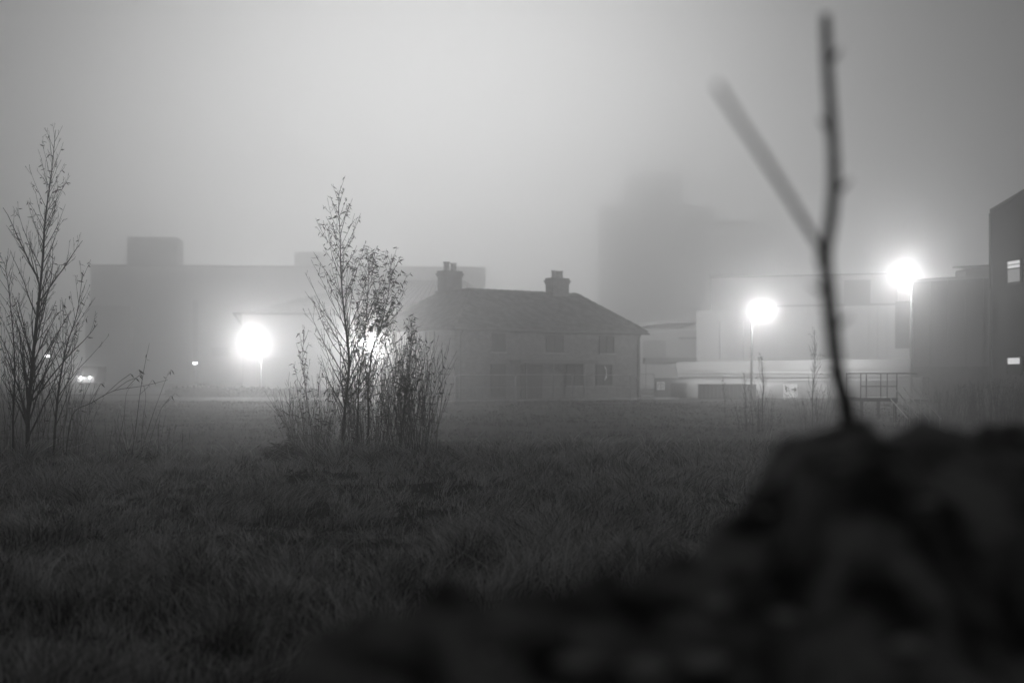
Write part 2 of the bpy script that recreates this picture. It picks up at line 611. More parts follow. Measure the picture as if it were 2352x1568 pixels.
# left group
sapling('willow_tree', 'tall bare young willow at the left edge, the tallest plant in the field', 'tree',
        [(62, 1060), (68, 960), (76, 860), (82, 740), (92, 610), (103, 500), (121, 410), (131, 300)], 27.0, 0.046, 62, 1.75, 0.35, 0.5, 0.08, 2, 4.8, leaf_from=.6,
        extra=[(74, 920, .1, 1.9, 0.75), (88, 640, 0, 1.5, -0.55), (84, 700, .1, 1.5, 0.6)])
sapling('willow_tree', 'slender bare willow just right of the tallest tree, with one long arching side branch', 'tree',
        [(118, 1060), (130, 960), (143, 870), (155, 790), (172, 720), (188, 620)], 25.5, 0.026, 30, 1.3, 0.3, 0.5, 0.16, 2, 4.2, leaf_from=.4)
sapling('willow_tree', 'thin bare willow stem cut by the left picture edge', 'tree',
        [(28, 1060), (34, 960), (38, 860), (28, 760), (14, 660), (8, 600)], 26.0, 0.024, 34, 1.35, 0.15, 0.5, 0.16, 2, 4.2)
thicket('willow_shrub', 'low tangle of bare shoots round the foot of the trees at the left edge', -30, 200, 26.3, 46, lambda x: 830 + 0.35 * abs(x - 80), 0.10, 0.005, kids=2.6)

# long arching side branch and its upright twigs belong to a low shrub of their own
def arching():
    b = px(150, 1000, 25.0); b.z = gz(b.x, b.y) - .03
    t = thing('arching_sapling', 'single long shoot arching low to the right from the foot of the left trees', 'sapling', tuple(b))
    st, lf = MB(), MB()
    P = smooth_path([b, px(165, 955, 25), px(210, 925, 25.1), px(262, 897, 25.2), px(330, 886, 25.3), px(385, 872, 25.3)], 4)
    st.tube(P, [0.010 * (1 - .75 * i / (len(P) - 1)) for i in range(len(P))], 5)
    for (x, y, tx, ty) in ((235, 912, 300, 858), (290, 893, 320, 862), (205, 925, 232, 880), (330, 886, 331, 950), (262, 897, 312, 868)):
        q = px(x, y, 25.2); e = px(tx, ty, 25.0)
        mid = (q + e) / 2 + Vector((0.02, .05, .05))
        st.tube(smooth_path([q, mid, e], 3), [0.004] * 7, 4)
        lance(lf, e, Vector((.5, .1, -.6)), .1, .011)
    obj('stem', st, M['bark'], t)
    obj('leaves', lf, M['leaf'], t)
arching()

def whip(label, pts, d, r=0.007, leaves=5, twigs=()):
    b = px(pts[0][0], pts[0][1], d); b.z = gz(b.x, b.y) - .03
    t = thing('sapling', label, 'sapling', tuple(b), 'thin young shoots between the left trees and the middle willows')
    st, lf = MB(), MB()
    P = smooth_path([b] + [px(x, y, d) for x, y in pts[1:]], 5)
    st.tube(P, [r * (1 - .78 * i / (len(P) - 1)) for i in range(len(P))], 5)
    for (x, y, tx, ty) in twigs:
        q = px(x, y, d); e = px(tx, ty, d - .1)
        st.tube([q, q.lerp(e, .5) + Vector((.015, 0, -.01)), e], [.0035, .003, .0018], 4)
        lance(lf, e, Vector((.6, .1, -.7)), .12, .014)
        lance(lf, q.lerp(e, .7), Vector((.1, .2, -.9)), .08, .01)
    for i in range(leaves):
        k = rng.randrange(len(P) // 2, len(P))
        lance(lf, P[k], Vector((rng.uniform(-.6, .8), 0, rng.uniform(-1, .3))), rng.uniform(.06, .11), .009)
    obj('stem', st, M['bark'], t)
    obj('leaves', lf, M['leaf'], t)
whip('tallest of the thin shoots right of the left trees, with a fork near its top', [(300, 1060), (312, 980), (322, 900), (333, 835), (343, 788)], 25.5, .009, 3, [(322, 905, 350, 872), (328, 870, 318, 848), (326, 880, 322, 850)])
whip('thin shoot ending in one drooping leaf pair, leaning right of the tallest shoot', [(318, 1060), (345, 970), (368, 905), (388, 852)], 25.8, .007, 1, [(386, 860, 392, 848)])
whip('low slanting shoot with a spray of small leaves at its tip', [(330, 1060), (352, 990), (372, 935), (398, 905)], 25.2, .006, 0, [(372, 935, 392, 908), (380, 925, 402, 902)])
whip('short thin leafless shoot behind the tallest of the slanting shoots', [(262, 1060), (284, 960), (290, 905), (306, 880)], 26.0, .006, 0)
thicket('willow_shrub', 'sparse fan of fine bare twigs low between left trees and hollow', 215, 430, 26.2, 34, lambda x: 930 + 0.3 * abs(x - 320), 0.04, 0.004, kids=1.6)

# middle group
sapling('willow_tree', 'slim upright willow with sparse leaves, tallest of the middle clump', 'tree',
        [(788, 1060), (790, 980), (795, 905), (800, 830), (797, 770), (790, 700), (783, 620), (780, 560), (778, 500), (777, 438)], 27.0, 0.034, 56, 1.75, .9, 0.56, 0.14, 2, 4.0, leaf_from=.5)
sapling('willow_tree', 'leafy willow leaning right beside the tallest stem of the middle clump', 'tree',
        [(842, 1060), (845, 960), (846, 880), (858, 800), (878, 740), (893, 660), (897, 592)], 27.8, 0.026, 44, 1.45, 2.2, 0.5, 0.24, 2, 3.8, leaf_from=.45)
sapling('willow_tree', 'leafy willow filling the gap between the middle clump\'s two leading stems', 'tree',
        [(820, 1060), (822, 960), (826, 880), (836, 790), (842, 700), (846, 630), (850, 588)], 28.6, 0.022, 40, 1.35, 2.2, 0.5, 0.28, 2, 3.8, leaf_from=.5)
sapling('willow_tree', 'short leafy willow on the right of the middle clump, before the house corner', 'tree',
        [(915, 1060), (925, 960), (935, 880), (943, 810), (945, 742)], 27.6, 0.020, 34, 0.9, 1.6, 0.36, 0.15, 2, 4.0, leaf_from=.2)
sapling('willow_tree', 'slight willow sapling on the left of the middle clump', 'tree',
        [(725, 1060), (712, 960), (698, 880), (694, 820), (700, 765)], 27.2, 0.013, 16, 0.7, 1.4, 0.4, 0.2, 1, 4.0, leaf_from=.3)
thicket('willow_shrub', 'dense brush of upright shoots at the left foot of the middle clump', 655, 800, 27.0, 75, lambda x: 870 - 0.25 * (x - 655), 0.22, 0.0045, kids=2.6, fan=.22)
thicket('willow_shrub', 'dense brush of upright shoots at the centre of the middle clump', 780, 900, 27.4, 70, lambda x: 800 + 0.1 * abs(x - 850), 0.25, 0.0050, kids=2.6, fan=.12)
thicket('willow_shrub', 'dense leafy brush of upright shoots at the right foot of the middle clump', 880, 1010, 27.4, 92, lambda x: 735 + 0.9 * max(0, x - 930), 0.26, 0.0050, kids=2.6, fan=.2)

# right saplings
def rs(label, path, d, r, nb, bl, lev=1, leafy=.3):
    sapling('sapling', label, 'sapling', path, d, r, nb, bl, leafy, 0.38, 0.15, lev, 3.2, group='bare saplings in the field right of the house')
rs('tallest bare sapling between the two right lamps, before the arrow sign wall', [(1868, 950), (1868, 900), (1872, 850), (1870, 810), (1869, 762)], 52, 0.02, 40, 0.95, 2)
rs('bare sapling with a fork, second from the right-hand tallest one', [(1752, 965), (1752, 920), (1753, 880), (1749, 850), (1749, 825)], 50, 0.018, 26, 0.85, 2)
rs('thin bare sapling close left of the forked one', [(1716, 965), (1714, 930), (1712, 890), (1708, 860)], 51, 0.013, 18, 0.6, 2)
rs('smallest bare sapling, before the dark container', [(1668, 965), (1665, 930), (1662, 900), (1660, 872)], 52, 0.010, 12, 0.45)
for (x0, x1, d, n, yt, lb) in ((1830, 1912, 52, 46, 880, 'low fan of shoots round the foot of the tallest right sapling'),
                               (1725, 1775, 50, 26, 885, 'low fan of shoots round the foot of the forked sapling'),
                               (1690, 1730, 51, 16, 895, 'low fan of shoots left of the forked sapling')):
    thicket('willow_shrub', lb, x0, x1, d, n, lambda x, yt=yt: yt, 0.1, 0.007, kids=1.2)
thicket('bramble_shrub', 'dark weedy brush under the big right-hand lamp post', 2130, 2240, 60, 110, lambda x: 872, 0.5, 0.009, kids=1.4, yd=2)
thicket('bramble_shrub', 'dark weedy brush along the wall in the right-hand corner', 2230, 2380, 56, 150, lambda x: 862, 0.5, 0.009, kids=1.4, yd=2)

# low dark tufts along the crest of the grass
def tuft(label, x, y, d, w, h, n, name='bramble_shrub'):
    b = px(x, y, d); b.z = gz(b.x, b.y)
    t = thing(name, label, 'shrub', tuple(b))
    st, lf = MB(), MB()
    for i in range(n):
        a = rng.uniform(0, 6.28); e = rng.uniform(.1, 1.4)
        o = Vector((rng.uniform(-.3, .3) * w, rng.uniform(-.2, .2) * w, 0))
        dr = Vector((math.cos(a) * math.cos(e), math.sin(a) * math.cos(e) * .6, math.sin(e) * h / w * 2))
        shoot(st, lf, b + o + Vector((0, 0, .02)), dr, rng.uniform(.5, 1) * w * .55, .006, 0, .4, 3.0, 2, -0.2)
    obj('stems', st, M['bark'], t)
    obj('leaves', lf, M['leaf'], t)
tuft('dark bushy bramble on the grass edge left of the middle willows', 650, 1055, 25.5, 0.75, 0.42, 170)
tuft('small dark bramble on the grass edge below the thin left shoots', 330, 1075, 24.5, 0.6, 0.25, 80)
tuft('small spiky dark weed on the grass edge below the sign with the circled letter', 1598, 1020, 25.5, 0.32, 0.3, 36)
tuft('dark low bramble in the grass below the bushy one', 690, 1110, 20.0, 0.45, 0.2, 60)

def weed(label, x, y0, y1, d):
    b = px(x, y0, d); b.z = gz(b.x, b.y)
    t = thing('weed_stalk', label, 'weed', tuple(b), 'dead flower stalks in the near grass')
    st, hd = MB(), MB()
    top = px(x - 2, y1, d)
    st.tube([b, b.lerp(top, .5) + Vector((.01, 0, 0)), top], [.004, .0035, .003], 5)
    hd.lathe(tuple(top - Vector((0, 0, .02))), [(.004, 0), (.018, .015), (.022, .045), (.014, .075), (.003, .09)], 7)
    obj('stem', st, M['bark'], t)
    obj('seed_head', hd, M['leaf'], t)
weed('dark seed head on a thin stalk standing above the grass edge', 1031, 1075, 1030, 25.5)
weed('short seed head lower right of the tall stalk', 1130, 1105, 1082, 22.5)
weed('short seed head left of the lowest stalk in the grass', 1092, 1125, 1100, 21.0)

# bright dead stems in the near grass
def straw(label, x, y, d, specs):
    b = px(x, y, d); b.z = gz(b.x, b.y)
    t = thing('straw_tuft', label, 'dry grass', tuple(b), 'pale dead straw in the near grass')
    mb = MB()
    for (ox, oy, L, a, bend) in specs:
        s = b + Vector((ox, oy, 0.0))
        P = [s]
        ang = a
        for k in range(7):
            ang += bend / 7
            P.append(P[-1] + Vector((math.sin(ang), rng.uniform(-.05, .05), math.cos(ang))) * L / 7)
        mb.tube(P, [.006 * (1.2 - .13 * k) for k in range(8)], 5)
    obj('stalks', mb, M['straw'], t)
straw('pale arched straws standing out in the near grass below the middle willows', 700, 1275, 12.6,
      [(-.08, 0, .46, .5, .7), (0, .05, .55, .75, .35), (-.02, .05, .42, -.3, 1.6), (.15, 0, .4, .2, 1.5), (.28, 0, .42, .6, .5), (-.2, .1, .5, .8, .6)])
straw('pale broken straws right of the brightest arched ones', 785, 1262, 13.0,
      [(0, 0, .42, .4, 1.2), (.12, 0, .38, -.1, .2), (.2, .05, .36, -.05, .1), (-.1, 0, .38, .9, .5)])
straw('pale crossed straws above the arched ones', 715, 1225, 14.5, [(0, 0, .42, -.7, .2), (.03, 0, .36, .5, .5)])

# ------------------------------------------------------------------ the brick house
def house():
    P0 = Vector((-3.69, 92.0)); fdir = Vector((0.79, 0.6131)); sdir = Vector((-0.6131, 0.79))
    LF, LS = 16.3, 10.7
    ze = 4.98
    zr = 7.57
    zb = -0.3
    def q(a, b, z):     # a along the front, b along the side
        p = P0 + fdir * a + sdir * b
        return Vector((p.x, p.y, z))
    t = thing('brick_house', 'two-storey brick house with hipped roof, standing empty in the mist', 'house', tuple(q(LF / 2, LS / 2, 0)))
    w = MB()
    def slab(mb, a0, a1, b0, b1, z0, z1):
        c = [q(a0, b0, z0), q(a1, b0, z0), q(a1, b1, z0), q(a0, b1, z0), q(a0, b0, z1), q(a1, b0, z1), q(a1, b1, z1), q(a0, b1, z1)]
        mb.add(c, [(3, 2, 1, 0), (4, 5, 6, 7), (0, 1, 5, 4), (1, 2, 6, 5), (2, 3, 7, 6), (3, 0, 4, 7)])
    slab(w, 0, LF, 0, LS, zb, ze)
    slab(w, -.05, LF + .05, -.05, LS + .05, zb, .28)
    wall = obj('wall', w, M['brick'], t)
    r = MB()
    e = .38
    zo = ze - .22
    A = q(4.5, 4.5, zr); B = q(14.2, 4.5, zr); C = q(4.5, 8.6, zr - .02); D = q(14.2, 8.6, zr - .02)
    P = [q(-e, -e, zo), q(LF + e, -e, zo), q(LF + e, LS + e, zo), q(-e, LS + e, zo)]
    P2 = [p - Vector((0, 0, .14)) for p in P]
    r.add(P + P2 + [A, B, D, C], [(0, 1, 9, 8), (1, 2, 10, 9), (2, 3, 11, 10), (3, 0, 8, 11), (8, 9, 10, 11), (4, 5, 1, 0), (5, 6, 2, 1), (6, 7, 3, 2), (7, 4, 0, 3), (7, 6, 5, 4)])
    roof = obj('roof', r, M['tile'], t)
    rt = MB()
    for a, b in ((A, B), (A, C), (A, P[0]), (B, P[1]), (B, D)):
        n = max(8, int((a - b).length / .3))
        pts = [a.lerp(b, i / n) + Vector((0, 0, .05 + rng.uniform(-.012, .012))) for i in range(n + 1)]
        rt.tube(pts, [.10 + .02 * (i % 2) for i in range(n + 1)], 6)
    obj('ridge_tiles', rt, M['tile'], roof)
    # courses of tiles as shallow steps on the two faces that can be seen
    cs = MB()
    for (p, q_, s, u) in ((P[0], P[1], A, B), (P[3], P[0], C, A)):
        N = 20
        for i in range(N):
            k0 = (i + .02) / N; k1 = (i + .98) / N
            a0, b0, a1, b1 = p.lerp(s, k0), q_.lerp(u, k0), p.lerp(s, k1), q_.lerp(u, k1)
            nrm = (q_ - p).cross(s - p).normalized()
            a0 = a0.lerp(b0, .01); b0 = b0.lerp(a0, .01)
            h0, h1 = nrm * .035, nrm * .012
            cs.add([a0 + h0, b0 + h0, b1 + h1, a1 + h1, a0 + nrm * .003, b0 + nrm * .003], [(0, 1, 2, 3), (4, 5, 1, 0)])
    obj('tile_courses', cs, M['tile'], roof)
    g = MB()
    g.tube([q(-e - .06, -e - .06, zo - .1), q(LF + e + .1, -e - .06, zo - .1)], .07, 8)
    g.tube([q(-e - .06, -e - .06, zo - .1), q(-e - .06, LS + e, zo - .1)], .07, 8)
    obj('gutter', g, M['dark'], roof)
    for a in (.35, LF - .3):
        dp = MB(); dp.tube([q(a, -e - .05, zo - .12), q(a, -.12, zo - .5), q(a, -.12, .1)], .045, 7)
        obj('downpipe', dp, M['dark'], t)
    # chimneys
    def chimney(a, b, zt, pots, w_):
        m = MB()
        h = w_ / 2; h2 = .42
        slab(m, a - h, a + h, b - h2, b + h2, zr - 1.6, zt - .42)
        slab(m, a - h - .05, a + h + .05, b - h2 - .05, b + h2 + .05, zt - .42, zt - .28)
        slab(m, a - h - .10, a + h + .10, b - h2 - .10, b + h2 + .10, zt - .28, zt - .16)
        slab(m, a - h - .03, a + h + .03, b - h2 - .03, b + h2 + .03, zt - .16, zt)
        c = obj('chimney', m, M['stack'], roof)
        return c
    def pot(ch_a, ch_b, zt, hh, rr):
        m = MB()
        m.lathe(tuple(q(ch_a, ch_b, zt - .02)), [(rr, 0), (rr * 1.12, .06), (rr * .92, .14), (rr * .86, hh - .12), (rr * 1.15, hh - .08), (rr * 1.12, hh), (rr * .7, hh), (rr * .7, hh - .15)], 12)
        return m
    chimney(4.55, 7.0, 9.04, 4, 1.5)
    for i, (da, db, hh) in enumerate(((-.42, -.05, .66), (-.12, .1, .68), (.18, -.08, .6), (.44, .05, .62))):
        obj('chimney_pot', pot(4.55 + da, 7.0 + db, 9.04, hh, .14), M['pot'], roof)
    chimney(12.4, 4.6, 8.74, 3, 1.5)
    for i, (da, hh) in enumerate(((-.36, .58), (0.0, .56), (.34, .57))):
        obj('chimney_pot', pot(12.4 + da, 4.6, 8.74, hh, .15), M['pot'], roof)
    # windows: a frame standing proud, a boarded pane inside it, a sill below
    def window(face, c0, c1, z0, z1, bars=1, m=None):
        fr, pn, sl = MB(), MB(), MB()
        def s2(mb, u0, u1, d0, d1, za, zb_):
            if face == 'f': slab(mb, u0, u1, -d1, -d0, za, zb_)
            else: slab(mb, -d1, -d0, u0, u1, za, zb_)
        th = .07
        s2(fr, c0, c1, .003, .07, z1 - th, z1); s2(fr, c0, c1, .003, .07, z0, z0 + th)
        s2(fr, c0, c0 + th, .003, .067, z0 + th, z1 - th); s2(fr, c1 - th, c1, .003, .067, z0 + th, z1 - th)
        for k in range(bars):
            u = c0 + (c1 - c0) * (k + 1) / (bars + 1)
            s2(fr, u - .03, u + .03, .003, .064, z0 + th, z1 - th)
        s2(pn, c0 + th, c1 - th, .002, .03, z0 + th, z1 - th)
        s2(sl, c0 - .08, c1 + .08, .002, .13, z0 - .09, z0 - .002)
        f_ = obj('window', fr, M['frame'] if m is None else M['timber'], t)
        obj('pane', pn, M['board'], f_)
        obj('sill', sl, M['conc'], f_)
    def fa(xp):
        k = (xp - CX) / F
        return (92 * k + 3.69) / (.79 - .6131 * k)
    window('f', fa(1129), fa(1160), 3.25, 4.45, 1, 1)
    window('f', fa(1254), fa(1294), 3.25, 4.45, 1, 1)
    window('f', fa(1376), fa(1410), 3.25, 4.45, 1, 1)
    window('f', fa(1300), fa(1338), 1.0, 2.45, 1, 1)
    window('f', fa(1368), fa(1406), 1.0, 2.45, 1, 1)
    window('s', 2.3, 3.35, 3.35, 4.75, 1, 1)
    window('s', 2.3, 3.35, .95, 2.5, 1, 1)
    window('s', 7.2, 8.3, 3.35, 4.6, 1, 1)
    window('s', 7.2, 8.3, .95, 2.4, 1, 1)
    # door
    dm, fr, hd = MB(), MB(), MB()
    a0, a1 = fa(1129), fa(1158)
    slab(dm, a0, a1, -.04, -.003, .12, 2.36)
    for z0, z1 in ((.35, 1.0), (1.15, 2.15)):
        slab(dm, a0 + .12, (a0 + a1) / 2 - .06, -.055, -.041, z0, z1)
        slab(dm, (a0 + a1) / 2 + .06, a1 - .12, -.055, -.041, z0, z1)
    d = obj('door', dm, M['board'], t)
    slab(fr, a0 - .08, a0, -.07, -.002, .1, 2.46); slab(fr, a1, a1 + .08, -.07, -.002, .1, 2.46); slab(fr, a0, a1, -.068, -.002, 2.362, 2.455)
    obj('frame', fr, M['timber'], d)
    hd.sphere(tuple(q(a1 - .12, -.09, 1.1)), .035, 8, 5)
    obj('handle', hd, M['steel'], d)
    # porch: a flat hood on posts with boarded side screens
    pr = MB()
    p0, p1 = fa(1170), fa(1346)
    slab(pr, p0, p1, -1.15, -.003, 2.56, 2.70)
    slab(pr, p0 - .04, p1 + .04, -1.2, -1.152, 2.50, 2.74)
    po = obj('porch_roof', pr, M['dark'], t)
    for xx in (1186, 1249, 1320):
        m = MB(); a = fa(xx); slab(m, a - .05, a + .05, -1.1, -1.0, -.1, 2.56)
        obj('porch_post', m, M['frame'], t)
    m = MB(); slab(m, fa(1196), fa(1244), -.10, -.003, .15, 2.42)
    obj('bay_board', m, M['board'], t)
    # torn pale sheet hanging at the right ground-floor window
    m = MB(); a = fa(1388)
    zs = [2.35, 2.22, 2.1, 1.86, 1.7, 1.5, 1.36]
    ws = [.05, .10, .05, .035, .09, .11, .05]
    of = [-.08, -.02, .06, .08, .07, .02, -.10]
    vs = []
    for z, wv, o_ in zip(zs, ws, of):
        vs += [q(a + o_ - wv * .5, -.12 - rng.uniform(0, .04), z), q(a + o_ + wv * .5, -.12 - rng.uniform(0, .04), z)]
    m.add(vs, [(2 * i, 2 * i + 1, 2 * i + 3, 2 * i + 2) for i in range(6)])
    o = obj('torn_sheet', m, M['white'], loc=tuple(q(a, -.12, 1.36)))
    tag(o, 'torn scrap of pale plastic sheet hanging at the house\'s right ground-floor window', 'plastic sheet')
house()

# ------------------------------------------------------------------ site fence before the house
def fence_panel(label, A, B, z0, h, name='fence_panel', group='wire mesh fence panels in front of the brick house'):
    a, b = Vector((A[0], A[1], 0)), Vector((B[0], B[1], 0))
    t = thing(name, label, 'fence', ((a.x + b.x) / 2, (a.y + b.y) / 2, z0), group)
    fr, ms, ft = MB(), MB(), MB()
    u = (b - a).normalized()
    c = .12
    Z = lambda p, z: Vector((p.x, p.y, z0 + z))
    fr.tube([Z(a, 0), Z(a, h - c), Z(a + u * c * .35, h - c * .3), Z(a + u * c, h), Z(b - u * c, h), Z(b - u * c * .35, h - c * .3), Z(b, h - c), Z(b, 0)], .021, 7)
    fr.tube([Z(a, .15), Z(b, .15)], .018, 6)
    fr.tube([Z(a, h * .55), Z(b, h * .55)], .012, 5)
    L = (b - a).length
    n = max(4, int(L / .22))
    for i in range(1, n):
        ms.tube([Z(a + u * L * i / n, .15), Z(a + u * L * i / n, h)], .0028, 3, False)
    for k in range(1, 9):
        ms.tube([Z(a, .15 + (h - .15) * k / 9), Z(b, .15 + (h - .15) * k / 9)], .0028, 3, False)
    obj('frame', fr, M['steel'], t)
    obj('mesh', ms, M['steel'], t)
    for e in (a, b):
        m = MB(); m.box(e.x - .12, e.x + .12, e.y - .35, e.y + .35, z0 - .1, z0 + .13)
        obj('foot', m, M['conc'], t)
fx = [908, 1045, 1184, 1249 + 66, 1450]
names = ['fence panel before the side wall of the brick house, half behind the willows', 'fence panel before the house door', 'fence panel before the porch of the brick house', 'fence panel before the torn pale sheet, rightmost in front of the house wall']
dd = [85.0, 86.2, 87.6, 89.0, 90.5]
for i in range(4):
    A, B = pp(fx[i] + 1, dd[i]), pp(fx[i + 1] - 1, dd[i + 1])
    fence_panel('wire mesh ' + names[i], A, B, gz(*A), 1.72)
a = pp(1469, 95); b = pp(1503, 92)
fence_panel('dark tubular fence panel standing free right of the brick house', a, b, gz(*a), 1.78, group=None)
m_ = MB()
for k in (1479, 1491):
    p = pp(k, 93.5)
    m_.tube([(p[0], p[1], 0), (p[0], p[1], 1.7)], .03, 6)

# ------------------------------------------------------------------ buildings far left
def seams(A, B, z0, z1, step, d=-.05, wd=.06):
    m = MB()
    L = math.hypot(B[0] - A[0], B[1] - A[1])
    n = int(L / step)
    for i in range(1, n):
        t = i / n
        m.wall(A, B, d, -.003, z0, z1, t - wd / L / 2, t + wd / L / 2)
    return m

def window_part(t, A, B, t0, t1, z0, z1, mt='glass', proud=.08):
    f = MB(); th = .10
    L = math.hypot(B[0] - A[0], B[1] - A[1]); e = th / L
    f.wall(A, B, -proud, -.003, z1 - th, z1, t0, t1); f.wall(A, B, -proud, -.003, z0, z0 + th, t0, t1)
    f.wall(A, B, -proud, -.003, z0 + th, z1 - th, t0, t0 + e); f.wall(A, B, -proud, -.003, z0 + th, z1 - th, t1 - e, t1)
    o = obj('window', f, M['dark'], t)
    p = MB(); p.wall(A, B, -.03, -.002, z0 + th, z1 - th, t0 + e, t1 - e)
    obj('pane', p, M[mt] if isinstance(mt, str) else mt, o)
    return o

def factory():
    d = 335
    A, B = pp(208, d), pp(1115, d + 8)
    z1 = zz(612, d)
    t = thing('factory_building', 'flat-roofed factory fading into fog on the left, two box towers on its roof', 'factory', (A[0] + 25, d, 0))
    m = MB(); m.wall(A, B, 0, 36, -.2, z1); obj('wall', m, M['clad_grey'], t)
    p = MB(); p.wall(A, B, -.15, .3, z1 + .002, z1 + .5); obj('parapet', p, M['clad_dark'], t)
    obj('cladding_seam', seams(A, B, 0, z1, 3.2), M['clad_dark'], t)
    def fr(x): return (x - 208) / (1115 - 208)
    m = MB(); m.wall(A, B, 3, 14, z1, zz(540, d), fr(285), fr(398)); obj('roof_tower', m, M['clad_dark'], t)
    m = MB(); m.wall(A, B, 3, 14, z1, zz(572, d), fr(668), fr(748)); obj('roof_tower', m, M['clad_grey'], t)
    m = MB()
    L = math.hypot(B[0] - A[0], B[1] - A[1])
    zt = zz(583, d)
    for x in (790, 845, 900):
        m.wall(A, B, 2.9, 3.2, z1, zt, fr(x), fr(x) + .3 / L)
    for x in (790, 845, 900):
        m.wall(A, B, 9.9, 10.2, z1, zt, fr(x), fr(x) + .3 / L)
    m.wall(A, B, 2.9, 10.2, zt, zt + .3, fr(788), fr(903))
    m.wall(A, B, 3.2, 3.4, zz(602, d), zz(599, d), fr(788), fr(903))
    obj('roof_gantry', m, M['dark'], t)
    m = MB(); m.wall(A, B, -6, -.02, -.2, zz(705, d), 0, fr(306)); obj('annex', m, M['clad_dark'], t)
    m = MB(); m.wall(A, B, -.9, -.1, -.2, zz(690, d), fr(440), fr(452)); obj('vent_duct', m, M['dark'], t)
    for x in (480, 560, 650, 980, 1060):
        window_part(t, A, B, fr(x), fr(x + 42), 6.5, 8.6)
factory()

def hall():
    # wide hall with a pale standing-seam hipped roof behind the willows
    d = 195
    A, B = pp(556, d), pp(1180, d + 6)
    ze = zz(719, d); zr = zz(640, d + 22)
    t = thing('warehouse_hall', 'low wide hall with a pale seamed pitched roof, lamplit behind the willows', 'hall', (A[0] + 15, d, 0))
    m = MB(); m.wall(A, B, 0, 44, -.2, ze); obj('wall', m, M['clad'], t)
    ax, ay = A; bx, by = B
    ux, uy = Vector((bx - ax, by - ay)).normalized()
    nx, ny = -uy, ux
    def q(a, b, z): return Vector((ax + ux * a + nx * b, ay + uy * a + ny * b, z))
    L = math.hypot(bx - ax, by - ay)
    r = MB()
    c = [q(-1, -1, ze - .05), q(L + 1, -1, ze - .05), q(L + 1, 45, ze - .05), q(-1, 45, ze - .05), q(20, 22, zr), q(L - 4, 22, zr)]
    r.add(c, [(0, 1, 5, 4), (1, 2, 5), (2, 3, 4, 5), (3, 0, 4), (3, 2, 1, 0)])
    ro = obj('roof', r, M['roofing'], t)
    s = MB()
    for i in range(1, 34):
        a = L * i / 34
        top = q(20 + (L - 24) * (i / 34), 22, zr + .06)
        s.tube([q(a, -1, ze + .01), top], .06, 4)
    for i in range(1, 12):
        s.tube([q(-1, -1 + 46 * i / 12, ze + .01), q(20, 22, zr + .06)], .06, 4)
    obj('roof_seam', s, M['clad_dark'], ro)
    g = MB(); g.tube([q(-1.1, -1.1, ze - .1), q(L + 1, -1.1, ze - .1)], .16, 8); g.tube([q(-1.1, -1.1, ze - .1), q(-1.1, 45, ze - .1)], .16, 8)
    obj('gutter', g, M['dark'], ro)
    for x in (.06, .42, .78):
        m = MB(); m.wall(A, B, -.06, -.003, 0, 4.2, x, x + .11)
        obj('shutter_door', m, M['clad_grey'], t)
hall()

# faint tower block behind the house
def tower():
    d = 480
    t = thing('silo_tower', 'tall stepped tower barely showing through the fog behind the house', 'tower', (*pp(1500, d), 0))
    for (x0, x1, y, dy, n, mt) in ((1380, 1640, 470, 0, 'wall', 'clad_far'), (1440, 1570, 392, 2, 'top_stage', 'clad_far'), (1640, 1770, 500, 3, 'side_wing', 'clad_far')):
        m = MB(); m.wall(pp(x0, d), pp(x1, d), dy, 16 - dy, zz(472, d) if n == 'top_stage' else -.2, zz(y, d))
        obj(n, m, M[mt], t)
tower()

# ------------------------------------------------------------------ buildings right of the house
def plant_shed():
    d = 178
    A, B = pp(1400, d), pp(1602, d)
    t = thing('plant_shed', 'low shed with curved pale roof and louvred dark wall, right of the house', 'shed', (*pp(1500, d), 0))
    m = MB(); m.wall(A, B, 0, 14, -.2, zz(778, d)); obj('wall', m, M['clad_grey'], t)
    r = MB()
    n = 10
    for i in range(n):
        t0, t1 = i / n, (i + 1) / n
        h = lambda u: zz(756 - 20 * math.sin(u * math.pi * .62), d)
        r.wall(A, B, -1.2, 14.5, h(t0) - .3, h(t0), t0, t1, z1b=h(t1))
    obj('roof', r, M['roofing'], t)
    u = MB(); u.wall(A, B, .4, 13, zz(778, d) + .002, zz(757, d), .0, 1); obj('upper_wall', u, M['clad'], t)
    l = MB()
    for i in range(12):
        a = (1478 + i * 4.4 - 1400) / 202
        l.wall(A, B, -.12, -.003, zz(822, d), zz(782, d), a, a + .009)
    obj('louvre', l, M['clad_dark'], t)
    l = MB(); l.wall(A, B, -3.4, -.01, zz(834, d), zz(822, d), .38, 1.0); l.wall(A, B, -3.4, -3.1, -.1, zz(834, d), .38, .39)
    obj('canopy', l, M['clad_dark'], t)
    l = MB(); l.wall(A, B, -3.4, -3.1, zz(834, d), zz(776, d), .95, .975); l.wall(A, B, -3.4, -3.1, zz(780, d), zz(776, d), .75, .949)
    obj('portal_frame', l, M['dark'], t)
plant_shed()

